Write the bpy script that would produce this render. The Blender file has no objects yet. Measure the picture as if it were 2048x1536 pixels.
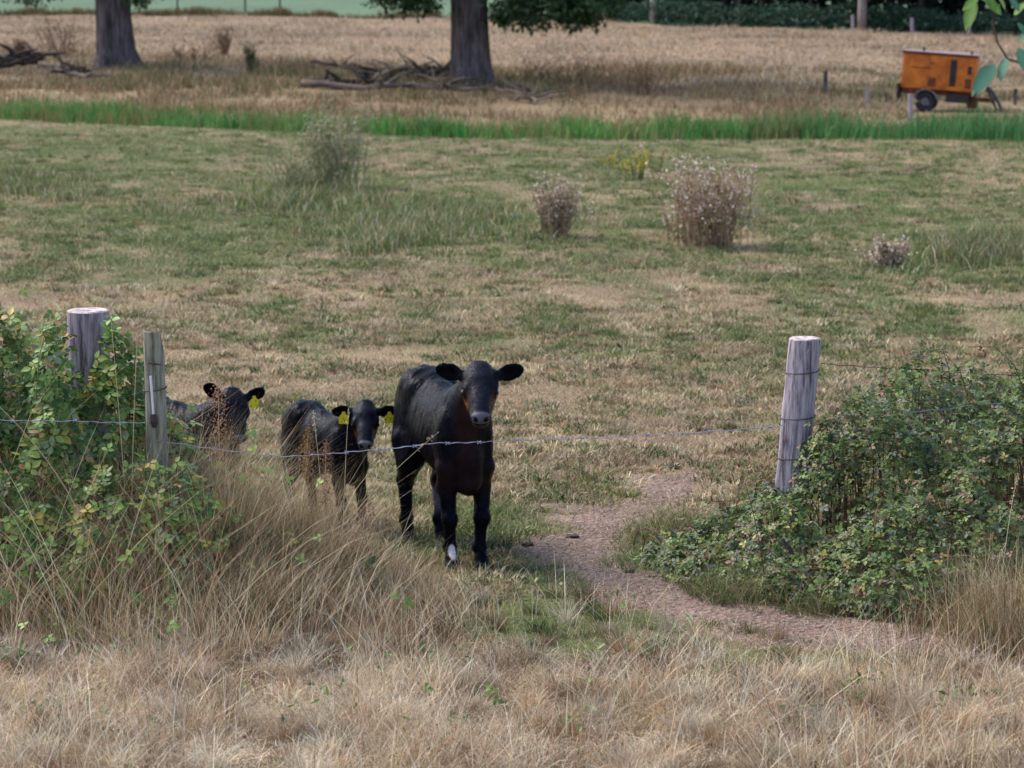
import bpy, math, random
import numpy as np
from mathutils import Vector, Matrix
# ------------------------------------------------------------------ camera, sky, sun, exposure
SC = bpy.context.scene
COL = SC.collection
F = 85/36*2048.0                      # focal length in photo pixels
CAMZ = 2.76
PITCH = math.atan(742/F)
cam_d = bpy.data.cameras.new('camera'); cam = bpy.data.objects.new('camera', cam_d); COL.objects.link(cam)
cam.location = (0, 0, CAMZ); cam.rotation_euler = (math.pi/2-PITCH, 0, 0)
cam_d.sensor_width = 36; cam_d.lens = 85; cam_d.clip_end = 3000; cam_d.clip_start = .1
cam_d.dof.use_dof = True; cam_d.dof.focus_distance = 11.75; cam_d.dof.aperture_fstop = 4.6
SC.camera = cam
w = bpy.data.worlds.new('World'); SC.world = w; w.use_nodes = True
SUN_EL, SUN_AZ = math.radians(48), math.radians(-60)
nt = w.node_tree; nt.nodes.clear()
sky = nt.nodes.new('ShaderNodeTexSky'); sky.sky_type = 'NISHITA'; sky.sun_disc = False
sky.sun_elevation = SUN_EL; sky.sun_rotation = SUN_AZ; sky.air_density = 1.0; sky.dust_density = 1.5; sky.ozone_density = 1.0
bg = nt.nodes.new('ShaderNodeBackground'); bg.inputs['Strength'].default_value = .115
wo = nt.nodes.new('ShaderNodeOutputWorld')
nt.links.new(sky.outputs[0], bg.inputs[0]); nt.links.new(bg.outputs[0], wo.inputs[0])
sd = bpy.data.lights.new('sun', 'SUN'); sd.energy = 2.0; sd.angle = math.radians(28); sd.color = (1, .93, .86)
so = bpy.data.objects.new('sun', sd); COL.objects.link(so)
# direction towards the sun (Nishita: rotation 0 = +Y, clockwise from above)
dv = Vector((math.sin(SUN_AZ)*math.cos(SUN_EL), math.cos(SUN_AZ)*math.cos(SUN_EL), math.sin(SUN_EL)))
so.rotation_euler = dv.to_track_quat('Z', 'Y').to_euler(); so.location = (0, 0, 30)
SC.view_settings.view_transform = 'Standard'; SC.view_settings.look = 'None'
SC.view_settings.exposure = 1.27; SC.view_settings.gamma = 1
SC.render.engine = 'CYCLES'
SC.cycles.use_denoising = True
SC.cycles.max_bounces = 6; SC.cycles.diffuse_bounces = 3; SC.cycles.glossy_bounces = 2
SC.cycles.transmission_bounces = 2; SC.cycles.transparent_max_bounces = 4
SC.cycles.caustics_reflective = False; SC.cycles.caustics_refractive = False

rng = np.random.default_rng(7); random.seed(7)
R = math.radians
# ------------------------------------------------------------------ helpers
def lin(r, g, b):
    return tuple((c/12.92 if c <= .04045 else ((c+.055)/1.055)**2.4) for c in (r/255, g/255, b/255))
_perm = np.random.default_rng(3).random((257, 257))
_perm[256, :] = _perm[0, :]; _perm[:, 256] = _perm[:, 0]
def vnoise(x, y, s=1.0, seed=0):
    x = np.asarray(x, float)/s+seed*17.31; y = np.asarray(y, float)/s+seed*9.77
    xi = np.floor(x); yi = np.floor(y); fx = x-xi; fy = y-yi
    fx = fx*fx*(3-2*fx); fy = fy*fy*(3-2*fy)
    xi = xi.astype(int) % 256; yi = yi.astype(int) % 256
    a = _perm[xi, yi]; b = _perm[xi+1, yi]; c = _perm[xi, yi+1]; d = _perm[xi+1, yi+1]
    return (a*(1-fx)+b*fx)*(1-fy)+(c*(1-fx)+d*fx)*fy
def fbm(x, y, s=1.0, seed=0, o=4):
    t = 0; a = 1; n = 0
    for i in range(o):
        t = t+a*vnoise(x, y, s/2**i, seed+i*3); n += a; a *= .55
    return t/n
PY = np.array([-50, 0, 60, 66, 80, 110, 150, 250, 900]); PZ = np.array([0, 0, 0, .12, .5, 1.42, 2.7, 4.6, 26])
def zt(x, y):
    x = np.asarray(x, float); y = np.asarray(y, float)
    b = np.interp(y, PY, PZ)
    near = (fbm(x, y, 1.6, 2, 3)-.5)*.07
    mid = (fbm(x, y, 6., 5, 3)-.5)*.30*np.clip((y-14)/12, 0, 1)
    # a low rounded swell in the pasture and the ditch
    b = b+.16*np.exp(-((x-.5)/3.0)**2-((y-38)/2.5)**2)
    yd = np.interp(x, DX, DY); b = b-.25*np.exp(-((y-yd)/1.6)**2)
    return b+near+mid
DX = np.array([-40, -15, -6.5, -.5, 5.5, 11.5, 30]); DY = np.array([84, 66.5, 59.8, 56, 55.8, 54.6, 52])
def ray(u, v):
    d = Vector(((u-1024)/F, 1, 0)); d.z = -(v-768)/F
    d = Vector((d.x, d.y*math.cos(PITCH)+d.z*math.sin(PITCH), -d.y*math.sin(PITCH)+d.z*math.cos(PITCH)))
    return d
def at(u, v, Y):
    d = ray(u, v); k = Y/d.y
    return Vector((d.x*k, Y, CAMZ+d.z*k))
def ground(u, v):
    d = ray(u, v); d = d/d.y
    ys = np.concatenate([np.arange(5, 40, .02), np.arange(40, 500, .1)])
    h = CAMZ+d.z*ys-zt(d.x*ys, ys)
    i = int(np.argmax(h < 0)); y = float(ys[i])
    return Vector((d.x*y, y, float(zt(d.x*y, y))))
def project(x, y, z):
    x = np.asarray(x, float); y = np.asarray(y, float); z = np.asarray(z, float)-CAMZ
    dep = y*math.cos(PITCH)-z*math.sin(PITCH); up = y*math.sin(PITCH)+z*math.cos(PITCH)
    dep = np.maximum(dep, .5)
    return 1024+F*x/dep, 768-F*up/dep
def seg_dist(u, v, pts):
    """distance to a polyline, interpolated radius"""
    best = np.full(np.shape(u), 1e9)
    for (x0, y0, r0), (x1, y1, r1) in zip(pts[:-1], pts[1:]):
        dx, dy = x1-x0, y1-y0; L = dx*dx+dy*dy
        t = np.clip(((u-x0)*dx+(v-y0)*dy)/L, 0, 1)
        best = np.minimum(best, np.hypot(u-x0-t*dx, v-y0-t*dy)/(r0+t*(r1-r0)))
    return best
def meshnp(name, V, Fc, mat, parent=None, cols=None, smooth=False):
    me = bpy.data.meshes.new(name); V = np.asarray(V, np.float32); Fc = np.asarray(Fc, np.int32); k = Fc.shape[1]
    me.vertices.add(len(V)); me.vertices.foreach_set('co', V.ravel())
    me.loops.add(Fc.size); me.loops.foreach_set('vertex_index', Fc.ravel())
    me.polygons.add(len(Fc)); me.polygons.foreach_set('loop_start', np.arange(0, Fc.size, k, dtype=np.int32))
    me.polygons.foreach_set('use_smooth', np.full(len(Fc), smooth))
    if cols is not None:
        ca = me.color_attributes.new('tint', 'FLOAT_COLOR', 'POINT')
        c4 = np.ones((len(V), 4), np.float32); c4[:, :3] = cols; ca.data.foreach_set('color', c4.ravel())
    me.update(calc_edges=True); me.validate()
    me.materials.append(mat)
    o = bpy.data.objects.new(name, me); COL.objects.link(o); o.parent = parent
    return o
def tag(o, label=None, cat=None, group=None, kind=None):
    if label: o['label'] = label
    if cat: o['category'] = cat
    if group: o['group'] = group
    if kind: o['kind'] = kind
    return o
def thing(name, label, cat, loc=(0, 0, 0), rz=0, group=None):
    o = bpy.data.objects.new(name, None); COL.objects.link(o); o.location = loc; o.rotation_euler = (0, 0, rz)
    o.empty_display_size = .2
    return tag(o, label, cat, group)
class MB:
    def __init__(s): s.V = []; s.Q = []; s.C = []; s.n = 0
    def add(s, V, Q, c=None):
        V = np.asarray(V, float); Q = np.asarray(Q, int)
        if Q.shape[1] == 3: Q = np.concatenate([Q, Q[:, 2:3]], 1)
        s.V.append(V); s.Q.append(Q+s.n); s.n += len(V)
        s.C.append(np.broadcast_to(np.asarray((1, 1, 1) if c is None else c, float), (len(V), 3)))
    def box(s, c, d, rot=None, col=None):
        x, y, z = np.array(d)/2
        V = np.array([[-x,-y,-z],[x,-y,-z],[x,y,-z],[-x,y,-z],[-x,-y,z],[x,-y,z],[x,y,z],[-x,y,z]])
        if rot is not None: V = V@np.array(rot).T
        s.add(V+np.array(c), [[0,3,2,1],[4,5,6,7],[0,1,5,4],[1,2,6,5],[2,3,7,6],[3,0,4,7]], col)
    def tube(s, P, r, k=8, col=None, cap=True, wob=0):
        P = np.asarray(P, float); n = len(P); r = np.broadcast_to(np.asarray(r, float), (n,))
        T = np.gradient(P, axis=0); T /= np.linalg.norm(T, axis=1)[:, None]+1e-9
        ref = np.array([0, 0, 1.]) if abs(T[:, 2]).mean() < .8 else np.array([1., 0, 0])
        A = np.cross(T, ref); A /= np.linalg.norm(A, axis=1)[:, None]+1e-9; B = np.cross(T, A)
        th = np.arange(k)/k*2*math.pi
        rr = r[:, None]*(1+wob*(rng.random((n, k))-.5))
        V = P[:, None]+rr[..., None]*(A[:, None]*np.cos(th)[None, :, None]+B[:, None]*np.sin(th)[None, :, None])
        V = V.reshape(-1, 3); Q = []
        for i in range(n-1):
            for j in range(k):
                Q.append([i*k+j, i*k+(j+1) % k, (i+1)*k+(j+1) % k, (i+1)*k+j])
        if cap:
            V = np.vstack([V, P[0], P[-1]])
            for j in range(k):
                Q.append([n*k, (j+1) % k, j, j]); Q.append([n*k+1, (n-1)*k+j, (n-1)*k+(j+1) % k, (n-1)*k+(j+1) % k])
        s.add(V, Q, col)
    def build(s, name, mat, parent=None, smooth=False, cols=True):
        V = np.vstack(s.V); Q = np.vstack(s.Q); C = np.vstack(s.C)
        me = bpy.data.meshes.new(name)
        me.from_pydata(V.tolist(), [], [tuple(q[:3]) if q[2] == q[3] else tuple(q) for q in Q.tolist()])
        me.polygons.foreach_set('use_smooth', np.full(len(me.polygons), smooth))
        ca = me.color_attributes.new('tint', 'FLOAT_COLOR', 'POINT')
        c4 = np.ones((len(V), 4), np.float32); c4[:, :3] = C; ca.data.foreach_set('color', c4.ravel())
        me.materials.append(mat)
        o = bpy.data.objects.new(name, me); COL.objects.link(o); o.parent = parent
        return o
# ------------------------------------------------------------------ materials
def mat(name, base=(.5, .5, .5), rough=.7, tint=False, trans=0, noise=None, bump=None, metal=0, spec=.5, stretch=(1, 1, 1), sheen=0):
    m = bpy.data.materials.new(name); m.use_nodes = True; t = m.node_tree; N = t.nodes; L = t.links; N.clear()
    out = N.new('ShaderNodeOutputMaterial'); p = N.new('ShaderNodeBsdfPrincipled')
    p.inputs['Roughness'].default_value = rough; p.inputs['Metallic'].default_value = metal
    p.inputs['Specular IOR Level'].default_value = spec
    if sheen:
        p.inputs['Sheen Weight'].default_value = sheen; p.inputs['Sheen Roughness'].default_value = .45
    p.inputs['Base Color'].default_value = (*base, 1)
    src = None
    if tint:
        a = N.new('ShaderNodeAttribute'); a.attribute_name = 'tint'; src = a.outputs['Color']
    tc = N.new('ShaderNodeTexCoord'); mp = N.new('ShaderNodeMapping'); mp.inputs['Scale'].default_value = stretch
    L.new(tc.outputs['Object'], mp.inputs[0])
    if noise:           # list of (scale, colA, colB, lo, hi): multiplied over the base
        for (sc_, ca, cb, lo, hi) in noise:
            n = N.new('ShaderNodeTexNoise'); n.inputs['Scale'].default_value = sc_; n.inputs['Detail'].default_value = 5
            n.inputs['Roughness'].default_value = .65
            L.new(mp.outputs[0], n.inputs['Vector'])
            r = N.new('ShaderNodeValToRGB'); r.color_ramp.elements[0].position = lo; r.color_ramp.elements[1].position = hi
            r.color_ramp.elements[0].color = (*ca, 1); r.color_ramp.elements[1].color = (*cb, 1)
            L.new(n.outputs['Fac'], r.inputs[0])
            mx = N.new('ShaderNodeMix'); mx.data_type = 'RGBA'; mx.blend_type = 'MULTIPLY'; mx.inputs[0].default_value = 1
            if src is None: mx.inputs[6].default_value = (*base, 1)
            else: L.new(src, mx.inputs[6])
            L.new(r.outputs[0], mx.inputs[7]); src = mx.outputs[2]
    if src is not None: L.new(src, p.inputs['Base Color'])
    if bump:
        bs, bd, bst = bump
        n = N.new('ShaderNodeTexNoise'); n.inputs['Scale'].default_value = bs; n.inputs['Detail'].default_value = 6
        L.new(mp.outputs[0], n.inputs['Vector'])
        b = N.new('ShaderNodeBump'); b.inputs['Strength'].default_value = bst; b.inputs['Distance'].default_value = bd
        L.new(n.outputs['Fac'], b.inputs['Height']); L.new(b.outputs[0], p.inputs['Normal'])
    if trans:
        tr = N.new('ShaderNodeBsdfTranslucent'); ms = N.new('ShaderNodeMixShader'); ms.inputs[0].default_value = trans
        if src is not None: L.new(src, tr.inputs[0])
        else: tr.inputs[0].default_value = (*base, 1)
        L.new(p.outputs[0], ms.inputs[1]); L.new(tr.outputs[0], ms.inputs[2]); L.new(ms.outputs[0], out.inputs[0])
    else: L.new(p.outputs[0], out.inputs[0])
    return m
one = (1, 1, 1)
M_ground = mat('ground_soil', tint=True, rough=.95, spec=.1, noise=[(3, (.8, .78, .76), (1.12, 1.1, 1.08), .3, .7), (30, (.65, .62, .6), (1.25, 1.22, 1.2), .3, .7)], bump=(40, .03, .8))
M_path = mat('trodden_earth', tint=True, rough=.95, spec=.1, noise=[(5, (.75, .73, .72), (1.1, 1.08, 1.06), .3, .7), (45, (.55, .53, .52), (1.3, 1.27, 1.25), .32, .68)], bump=(35, .05, 1))
M_grass = mat('grass_blade', tint=True, rough=.6, trans=.25, spec=.25)
M_straw = mat('dry_grass_blade', tint=True, rough=.65, trans=.2, spec=.2)
M_leaf = mat('bramble_leaf', tint=True, rough=.5, trans=.25, spec=.35)
M_tleaf = mat('tree_leaf', tint=True, rough=.5, trans=.3, spec=.3)
M_stem = mat('plant_stem', tint=True, rough=.7, spec=.2)
M_bark = mat('oak_bark', base=lin(106, 98, 100), rough=.95, spec=.1, stretch=(1, 1, .16), noise=[(9, (.35, .34, .33), (1.25, 1.2, 1.2), .36, .62), (1.2, (.7, .72, .68), (1.15, 1.1, 1.15), .35, .65)], bump=(10, .12, 1))
M_wood = mat('weathered_post', base=lin(168, 157, 165), rough=.9, spec=.15, stretch=(1, 1, .09), noise=[(22, (.35, .33, .33), (1.05, 1.05, 1.05), .36, .44), (60, (.38, .36, .36), (1.15, 1.13, 1.13), .34, .56), (6, (.7, .7, .72), (1.15, 1.12, 1.1), .3, .7)], bump=(70, .006, 1))
M_wood2 = mat('mossy_post', base=lin(150, 148, 140), rough=.95, spec=.1, stretch=(1, 1, .12), noise=[(45, (.3, .3, .28), (1.15, 1.15, 1.1), .34, .6), (7, (.78, .80, .70), (1.1, 1.07, 1.1), .35, .65)], bump=(60, .006, 1))
M_endgrain = mat('post_end_grain', base=lin(196, 182, 182), rough=.9, spec=.1, noise=[(22, (.4, .37, .36), (1.1, 1.1, 1.1), .34, .58)], bump=(50, .006, 1))
M_dead = mat('dead_branch', tint=True, rough=.9, spec=.1, noise=[(12, (.6, .58, .56), (1.2, 1.2, 1.2), .35, .65)], bump=(25, .02, .8))
M_wire = mat('galvanised_wire', base=lin(165, 170, 190), rough=.45, metal=.6, noise=[(25, (.6, .55, .55), (1.1, 1.1, 1.15), .35, .65)])
M_rust = mat('rusty_wire', base=lin(95, 82, 84), rough=.7, metal=.4, noise=[(40, (.6, .5, .45), (1.1, 1.1, 1.1), .35, .65)])
M_dung = mat('dung', base=lin(48, 40, 36), rough=.8, noise=[(20, (.6, .6, .6), (1.3, 1.3, 1.2), .35, .65)], bump=(30, .02, 1))
# ------------------------------------------------------------------ ground colour map
def G1(u, v, cu, cv, ru, rv): return np.exp(-((u-cu)/ru)**2-((v-cv)/rv)**2)
PATH = [(1420, 900, 50), (1340, 970, 100), (1220, 1050, 95), (1130, 1115, 95), (1240, 1170, 66), (1450, 1218, 54), (1700, 1266, 46), (1900, 1300, 38), (2150, 1350, 36)]
GREEN = [(1020, 1225, 260, 60, .9), (850, 430, 260, 60, .8), (620, 380, 120, 40, .7), (90, 350, 170, 55, .7), (330, 300, 250, 30, .35), (1500, 420, 300, 60, .15), (1950, 490, 150, 45, .8),
         (1030, 1035, 190, 45, 1.1), (880, 1090, 110, 40, .8), (1330, 1110, 80, 55, .9), (1400, 1160, 90, 30, .7), (1240, 1230, 230, 30, .9), (860, 1240, 120, 40, .4),
         (1500, 1310, 260, 30, .7), (700, 700, 160, 25, .25), (1420, 720, 160, 25, .5), (1100, 640, 120, 20, .3), (1150, 540, 200, 30, .3), (1700, 620, 250, 30, .3), (300, 470, 300, 60, .3),
         (870, 1375, 60, 30, 1.5), (970, 1400, 60, 20, 1.2), (1150, 1290, 160, 25, .9), (640, 1330, 60, 25, .8), (1300, 1430, 90, 22, .8), (1700, 1420, 90, 25, .8), (1850, 1330, 200, 25, .5), (1900, 660, 160, 25, .35), (430, 1240, 300, 50, .2)]
DRY = [(880, 590, 420, 35, .8), (450, 760, 300, 60, .7), (650, 730, 300, 35, .5), (780, 325, 120, 12, .8), (1150, 820, 380, 60, .7), (1300, 930, 330, 90, 1.3), (1240, 860, 400, 60, .3),
       (60, 400, 120, 20, .4), (150, 590, 160, 40, .7), (1650, 420, 120, 25, .6), (1300, 560, 120, 20, .5), (1930, 590, 120, 25, .5), (1500, 780, 200, 40, .5), (1700, 760, 200, 40, .2)]
def greenness(x, y):
    u, v = project(x, y, zt(x, y)); v = np.clip(v, -500, 1700)
    g = .31+1.5*(fbm(x, y*.6, .5, 11, 4)-.5)+.6*(fbm(x, y*.45, 2.6, 21, 3)-.5)
    for cu, cv, ru, rv, a in GREEN: g = g+a*.55*G1(u, v, cu, cv, ru, rv)
    for cu, cv, ru, rv, a in DRY: g = g-a*.4*G1(u, v, cu, cv, ru, rv)
    g = g-np.clip((v-1230)/220, 0, 1)*.45+.2*np.clip((640-v)/200, 0, 1)
    return g, u, v
def path_w(u, v, x, y):
    d = seg_dist(u, v, PATH)
    return np.clip((1.35-d+2.6*(fbm(x, y, .42, 31, 5)-.5)-1.4*np.clip((1040-v)/140, 0, 1))/.9, 0, 1)
def mix(a, b, t):
    t = np.asarray(t)[..., None]; return np.asarray(a)*(1-t)+np.asarray(b)*t
C_soil = np.array(lin(112, 94, 82)); C_dry = np.array(lin(164, 146, 118)); C_green = np.array(lin(96, 104, 66)); C_path = np.array(lin(152, 132, 120))
C_far = np.array(lin(152, 132, 110)); C_fargreen = np.array(lin(98, 122, 98)); C_rough = np.array(lin(98, 88, 64))
def far_edge(x):     # distance of the field's far boundary
    return np.interp(x, [-60, -25, 3, 9, 26, 60], [150, 147, 141, 130, 115, 100])
def ground_col(x, y):
    g, u, v = greenness(x, y)
    c = mix(C_soil, C_dry, np.clip(fbm(x, y, .8, 41, 3)*1.6-.3, 0, 1)); c = mix(c, C_green, np.clip(g*1.25, 0, 1))
    c = mix(c, C_path*.95, .75*path_w(u, v, x, y))
    yd = np.interp(x, DX, DY)
    bank = np.clip((y-yd-1)/3, 0, 1); c = mix(c, mix(C_rough, C_dry, fbm(x, y, 2, 51)), bank)
    far = np.clip((y-yd-26+8*(fbm(x, y, 5, 61)-.5))/12, 0, 1); c = mix(c, C_far*(.85+.3*fbm(x, y*.3, 2.5, 71))[..., None], far)
    beyond = np.clip((y-far_edge(x))/1.5, 0, 1); c = mix(c, C_fargreen*(.8+.4*fbm(x, y*.3, 9, 81))[..., None], beyond)
    return c
# ground sheet
ny, nx = 760, 420
t = np.linspace(0, 1, ny); Yr = np.concatenate([[-12, -6, 0, 3], np.geomspace(5, 900, ny-4)])
s = np.linspace(-1, 1, nx); s = np.sign(s)*np.abs(s)**1.15
XX = s[None, :]*(Yr[:, None].clip(0)*.34+7); YY = np.repeat(Yr[:, None], nx, 1)
ZZ = zt(XX, YY)
gc = ground_col(XX, YY)
idx = np.arange(ny*nx).reshape(ny, nx)
Q = np.stack([idx[:-1, :-1], idx[:-1, 1:], idx[1:, 1:], idx[1:, :-1]], -1).reshape(-1, 4)
tag(meshnp('ground', np.stack([XX, YY, ZZ], -1).reshape(-1, 3), Q, M_ground, cols=gc.reshape(-1, 3), smooth=True), kind='structure')
# trodden path: a sheet lying on the ground
h = .025; gx, gy = np.meshgrid(np.arange(-.2, 4.4, h), np.arange(10.2, 14.6, h)); u, v = project(gx, gy, zt(gx, gy))
pw = path_w(u, v, gx, gy)+.45*(fbm(gx, gy, .12, 33, 3)-.5); ins = pw > .22
cell = ins[:-1, :-1] & ins[1:, :-1] & ins[:-1, 1:] & ins[1:, 1:]
idx = np.arange(gx.size).reshape(gx.shape)
Q = np.stack([idx[:-1, :-1], idx[:-1, 1:], idx[1:, 1:], idx[1:, :-1]], -1)[cell]
V = np.stack([gx, gy, zt(gx, gy)+np.clip((pw-.5)*.05, -.012, .007)+.016*(fbm(gx, gy, .09, 5, 2)-.45)*(pw-.5).clip(0)], -1).reshape(-1, 3)
used = np.unique(Q); rm = -np.ones(len(V), int); rm[used] = np.arange(len(used))
pc = mix(ground_col(gx, gy), mix(C_path*.85, C_path*1.12, fbm(gx, gy, .35, 9)), np.clip((pw-.45)/.4, 0, 1)).reshape(-1, 3)
tag(meshnp('path', V[used], rm[Q], M_path, cols=pc[used], smooth=True), kind='structure')
# ------------------------------------------------------------------ grass
def blades(name, base, hgt, wid, lean, az, col, mat_, parent=None, segs=2, bend=1.8, side=None, flop=0):
    n = len(base); hgt = np.asarray(hgt); L = segs+1
    d = np.stack([np.cos(az), np.sin(az), np.zeros(n)], -1)
    wa = rng.random(n)*2*math.pi if side is None else side
    wv = np.stack([np.cos(wa), np.sin(wa), np.zeros(n)], -1)
    out = []
    for i in range(L):
        t = i/segs; w_ = wid*(1-t)**.7
        up = hgt*(t-flop*.5*t**3) if flop else hgt*t
        c = base+d*(lean*hgt*t**bend)[:, None]+np.array([0, 0, 1.])*np.asarray(up)[:, None]*np.sqrt(np.clip(1-(lean*t*.6)**2, .1, 1))[:, None]
        if i < segs: out += [c-wv*(w_/2)[:, None], c+wv*(w_/2)[:, None]]
        else: out.append(c)
    V = np.stack(out, 1); m = V.shape[1]
    tris = []
    for i in range(segs-1): a = 2*i; tris += [[a, a+1, a+3], [a, a+3, a+2]]
    a = 2*(segs-1); tris.append([a, a+1, a+2])
    T = (np.arange(n)[:, None, None]*m+np.array(tris)[None]).reshape(-1, 3)
    C = np.repeat(col[:, None], m, 1).reshape(-1, 3)
    return meshnp(name, V.reshape(-1, 3), T, mat_, parent, C)
def wedge(n, y0, y1, p=1.0, mx=.235, extra=.25):
    """points in the view's wedge, density ~ 1/y^p relative to picture area"""
    r = rng.random(n)
    if p == 1: y = y0*(y1/y0)**r
    else: y = (y0**(1-p)+r*(y1**(1-p)-y0**(1-p)))**(1/(1-p))
    x = (rng.random(n)*2-1)*(y*mx+extra)
    return x, y
def on_ground(x, y, dz=-.01): return np.stack([x, y, zt(x, y)+dz], -1)
def jit(c, n, a=.18): return np.clip(c*(1+a*(rng.standard_normal((n, 1))))*(1+.05*rng.standard_normal((n, 3))), .01, .95)
STRAW = np.array([lin(214, 194, 162), lin(236, 222, 196), lin(192, 164, 130), lin(204, 174, 138), lin(224, 210, 188), lin(140, 114, 88)])
PSTR = np.array([lin(186, 168, 134), lin(202, 187, 154), lin(164, 141, 108), lin(176, 151, 120), lin(192, 178, 150), lin(128, 108, 80)])
GREENS = np.array([lin(102, 120, 66), lin(122, 136, 82), lin(82, 102, 60), lin(140, 144, 92), lin(112, 116, 74)])
# short pasture sward
n = 620000
x, y = wedge(n, 11.2, 70, 1.55)
g, u, v = greenness(x, y); keep = rng.random(n) > path_w(u, v, x, y)**1.5*.88
clump = fbm(x, y, .22, 91, 3); keep &= rng.random(n) < np.clip(clump*2.4-.45, .12, 1); keep &= y < np.interp(x, DX, DY)+1
x, y, g, clump = x[keep], y[keep], g[keep], clump[keep]; n = len(x)
isg = rng.random(n) < np.clip(g*1.15+.9*(fbm(x, y, .3, 101, 3)-.5), .04, .93)
q = rng.random(n) > .5*G1(u[keep], v[keep], 1280, 960, 300, 110); x, y, g, clump, isg = x[q], y[q], g[q], clump[q], isg[q]; n = len(x)
col = np.where(isg[:, None], GREENS[rng.integers(0, 5, n)], PSTR[rng.integers(0, 6, n)])
rough = np.clip((fbm(x, y, 1.3, 111, 3)-.52)*6, 0, 1)
hg = (.022+.035*rng.random(n)+.05*np.clip(g-.5, 0, .6)+.05*rough*rng.random(n))*(1+.3*(y > 25))
blades('pasture_grass', on_ground(x, y), hg, .0035+y*.00022, .5+rng.random(n)*.9, rng.random(n)*6.28, jit(col, n), M_grass)
tag(bpy.data.objects['pasture_grass'], 'short mixed green and straw coloured grass covering the grazed pasture', 'grass', kind='stuff')
# tall patches in the pasture (green rough grass)
PT = [(850, 450, 230, 45, 5000, .2), (1960, 505, 110, 28, 3500, .28), (90, 370, 120, 35, 2500, .2), (640, 400, 130, 25, 2200, .3), (740, 490, 60, 18, 900, .25), (1480, 455, 40, 14, 500, .16),
      (1345, 370, 40, 12, 300, .15), (1780, 540, 70, 14, 600, .14), (1140, 660, 50, 12, 350, .08), (1850, 625, 25, 10, 250, .1), (1090, 420, 40, 14, 260, .12), (430, 420, 160, 30, 1500, .15)]
bs, hs, cs = [], [], []
for (cu, cv, ru, rv, k, hh) in PT:
    for _ in range(max(3, k//90)):
        a = rng.standard_normal(2)*.55; c = ground(cu+a[0]*ru, cv+a[1]*rv); m = k//max(3, k//90)
        px = c.x+rng.standard_normal(m)*.16; py = c.y+rng.standard_normal(m)*.2
        bs.append(on_ground(px, py)); hs.append(hh*(.35+.75*rng.random(m))*(.7+.6*rng.random())); cc = GREENS[rng.integers(0, 5, m)]*(.75+.3*rng.random())
        dr = rng.random(m) < .22; cc[dr] = STRAW[rng.integers(0, 6, dr.sum())]*.8; cs.append(cc)
bs = np.vstack(bs); hs = np.concatenate(hs); cs = np.vstack(cs); n = len(bs)
tag(blades('rough_grass', bs, hs, .006+bs[:, 1]*.00028, .2+.6*rng.random(n), rng.random(n)*6.28, jit(cs, n), M_grass), 'taller rough green grass tufts left ungrazed in the pasture', 'grass', kind='stuff')
# vivid green grass along the ditch
n = 60000
x = rng.uniform(-24, 20, n); y = np.interp(x, DX, DY)+rng.standard_normal(n)*.8+(fbm(x, x*0, 2.2, 129)-.5)*2.2
cl = fbm(x, y, 1.1, 121, 3); k = rng.random(n) < np.clip(cl*2.2-.3, .25, 1); x, y, cl = x[k], y[k], cl[k]; n = len(x)
col = np.array([lin(62, 118, 50), lin(84, 138, 66), lin(52, 98, 48), lin(104, 136, 76), lin(130, 132, 84)])[rng.choice(5, n, p=[.3, .25, .22, .15, .08])]*(.6+1.05*fbm(x, y, .9, 127, 3))[:, None]; q = (rng.random(n) < .12+.5*(fbm(x, y, 1.4, 128, 2) > .62))[:, None]; col = np.where(q, np.array(lin(136, 124, 82)), col)
right = np.clip((x-4)/8, 0, 1)[:, None]; col = col*(1-right)+right*np.array([lin(66, 116, 66), lin(84, 130, 78)])[rng.integers(0, 2, n)]
tag(blades('ditch_grass', on_ground(x, y), (.2+.38*rng.random(n))*(.3+1.4*cl)*(1+.25*np.clip(x/8, 0, 1)), .02+.016*rng.random(n), .1+.45*rng.random(n), rng.random(n)*6.28, jit(col, n), M_grass), 'band of vivid green grass growing along the ditch across the pasture', 'grass', kind='stuff')
# rough brown bank under the trees
n = 150000
x = rng.uniform(-26, 22, n); y0 = np.interp(x, DX, DY); y = y0+1.2+rng.random(n)**.8*32
cl = fbm(x, y, 2.2, 131, 4); k = rng.random(n) < np.clip(cl*2.6-.7, .05, 1)*np.clip(1.25-(y-y0)/38, .2, 1); x, y, cl, y0 = x[k], y[k], cl[k], y0[k]; n = len(x)
C4 = np.array([lin(140, 114, 86), lin(118, 94, 70), lin(156, 130, 102), lin(96, 100, 62), lin(84, 92, 54), lin(170, 146, 116)])
gf = np.clip((x-7)/5, 0, 1)*.5+.25*(cl > .6)+.3*((y-y0 > 10) & (y-y0 < 27) & (x < 2)); pick = np.where(rng.random(n) < gf, rng.integers(3, 5, n), rng.choice([0, 1, 2, 5], n)); col = C4[pick]
hh = (.1+.45*rng.random(n)*np.clip(cl*3-1, .1, 1.2))*np.where(x > 8, .6, 1)
hh = hh*np.clip(.45+(y-y0)/10, .4, 1)
tag(blades('bank_grass', on_ground(x, y), hh, .02+.02*rng.random(n), .2+.6*rng.random(n), rng.random(n)*6.28, jit(col, n), M_straw), 'rough brown grass on the bank around the big tree trunks', 'grass', kind='stuff')
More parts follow.
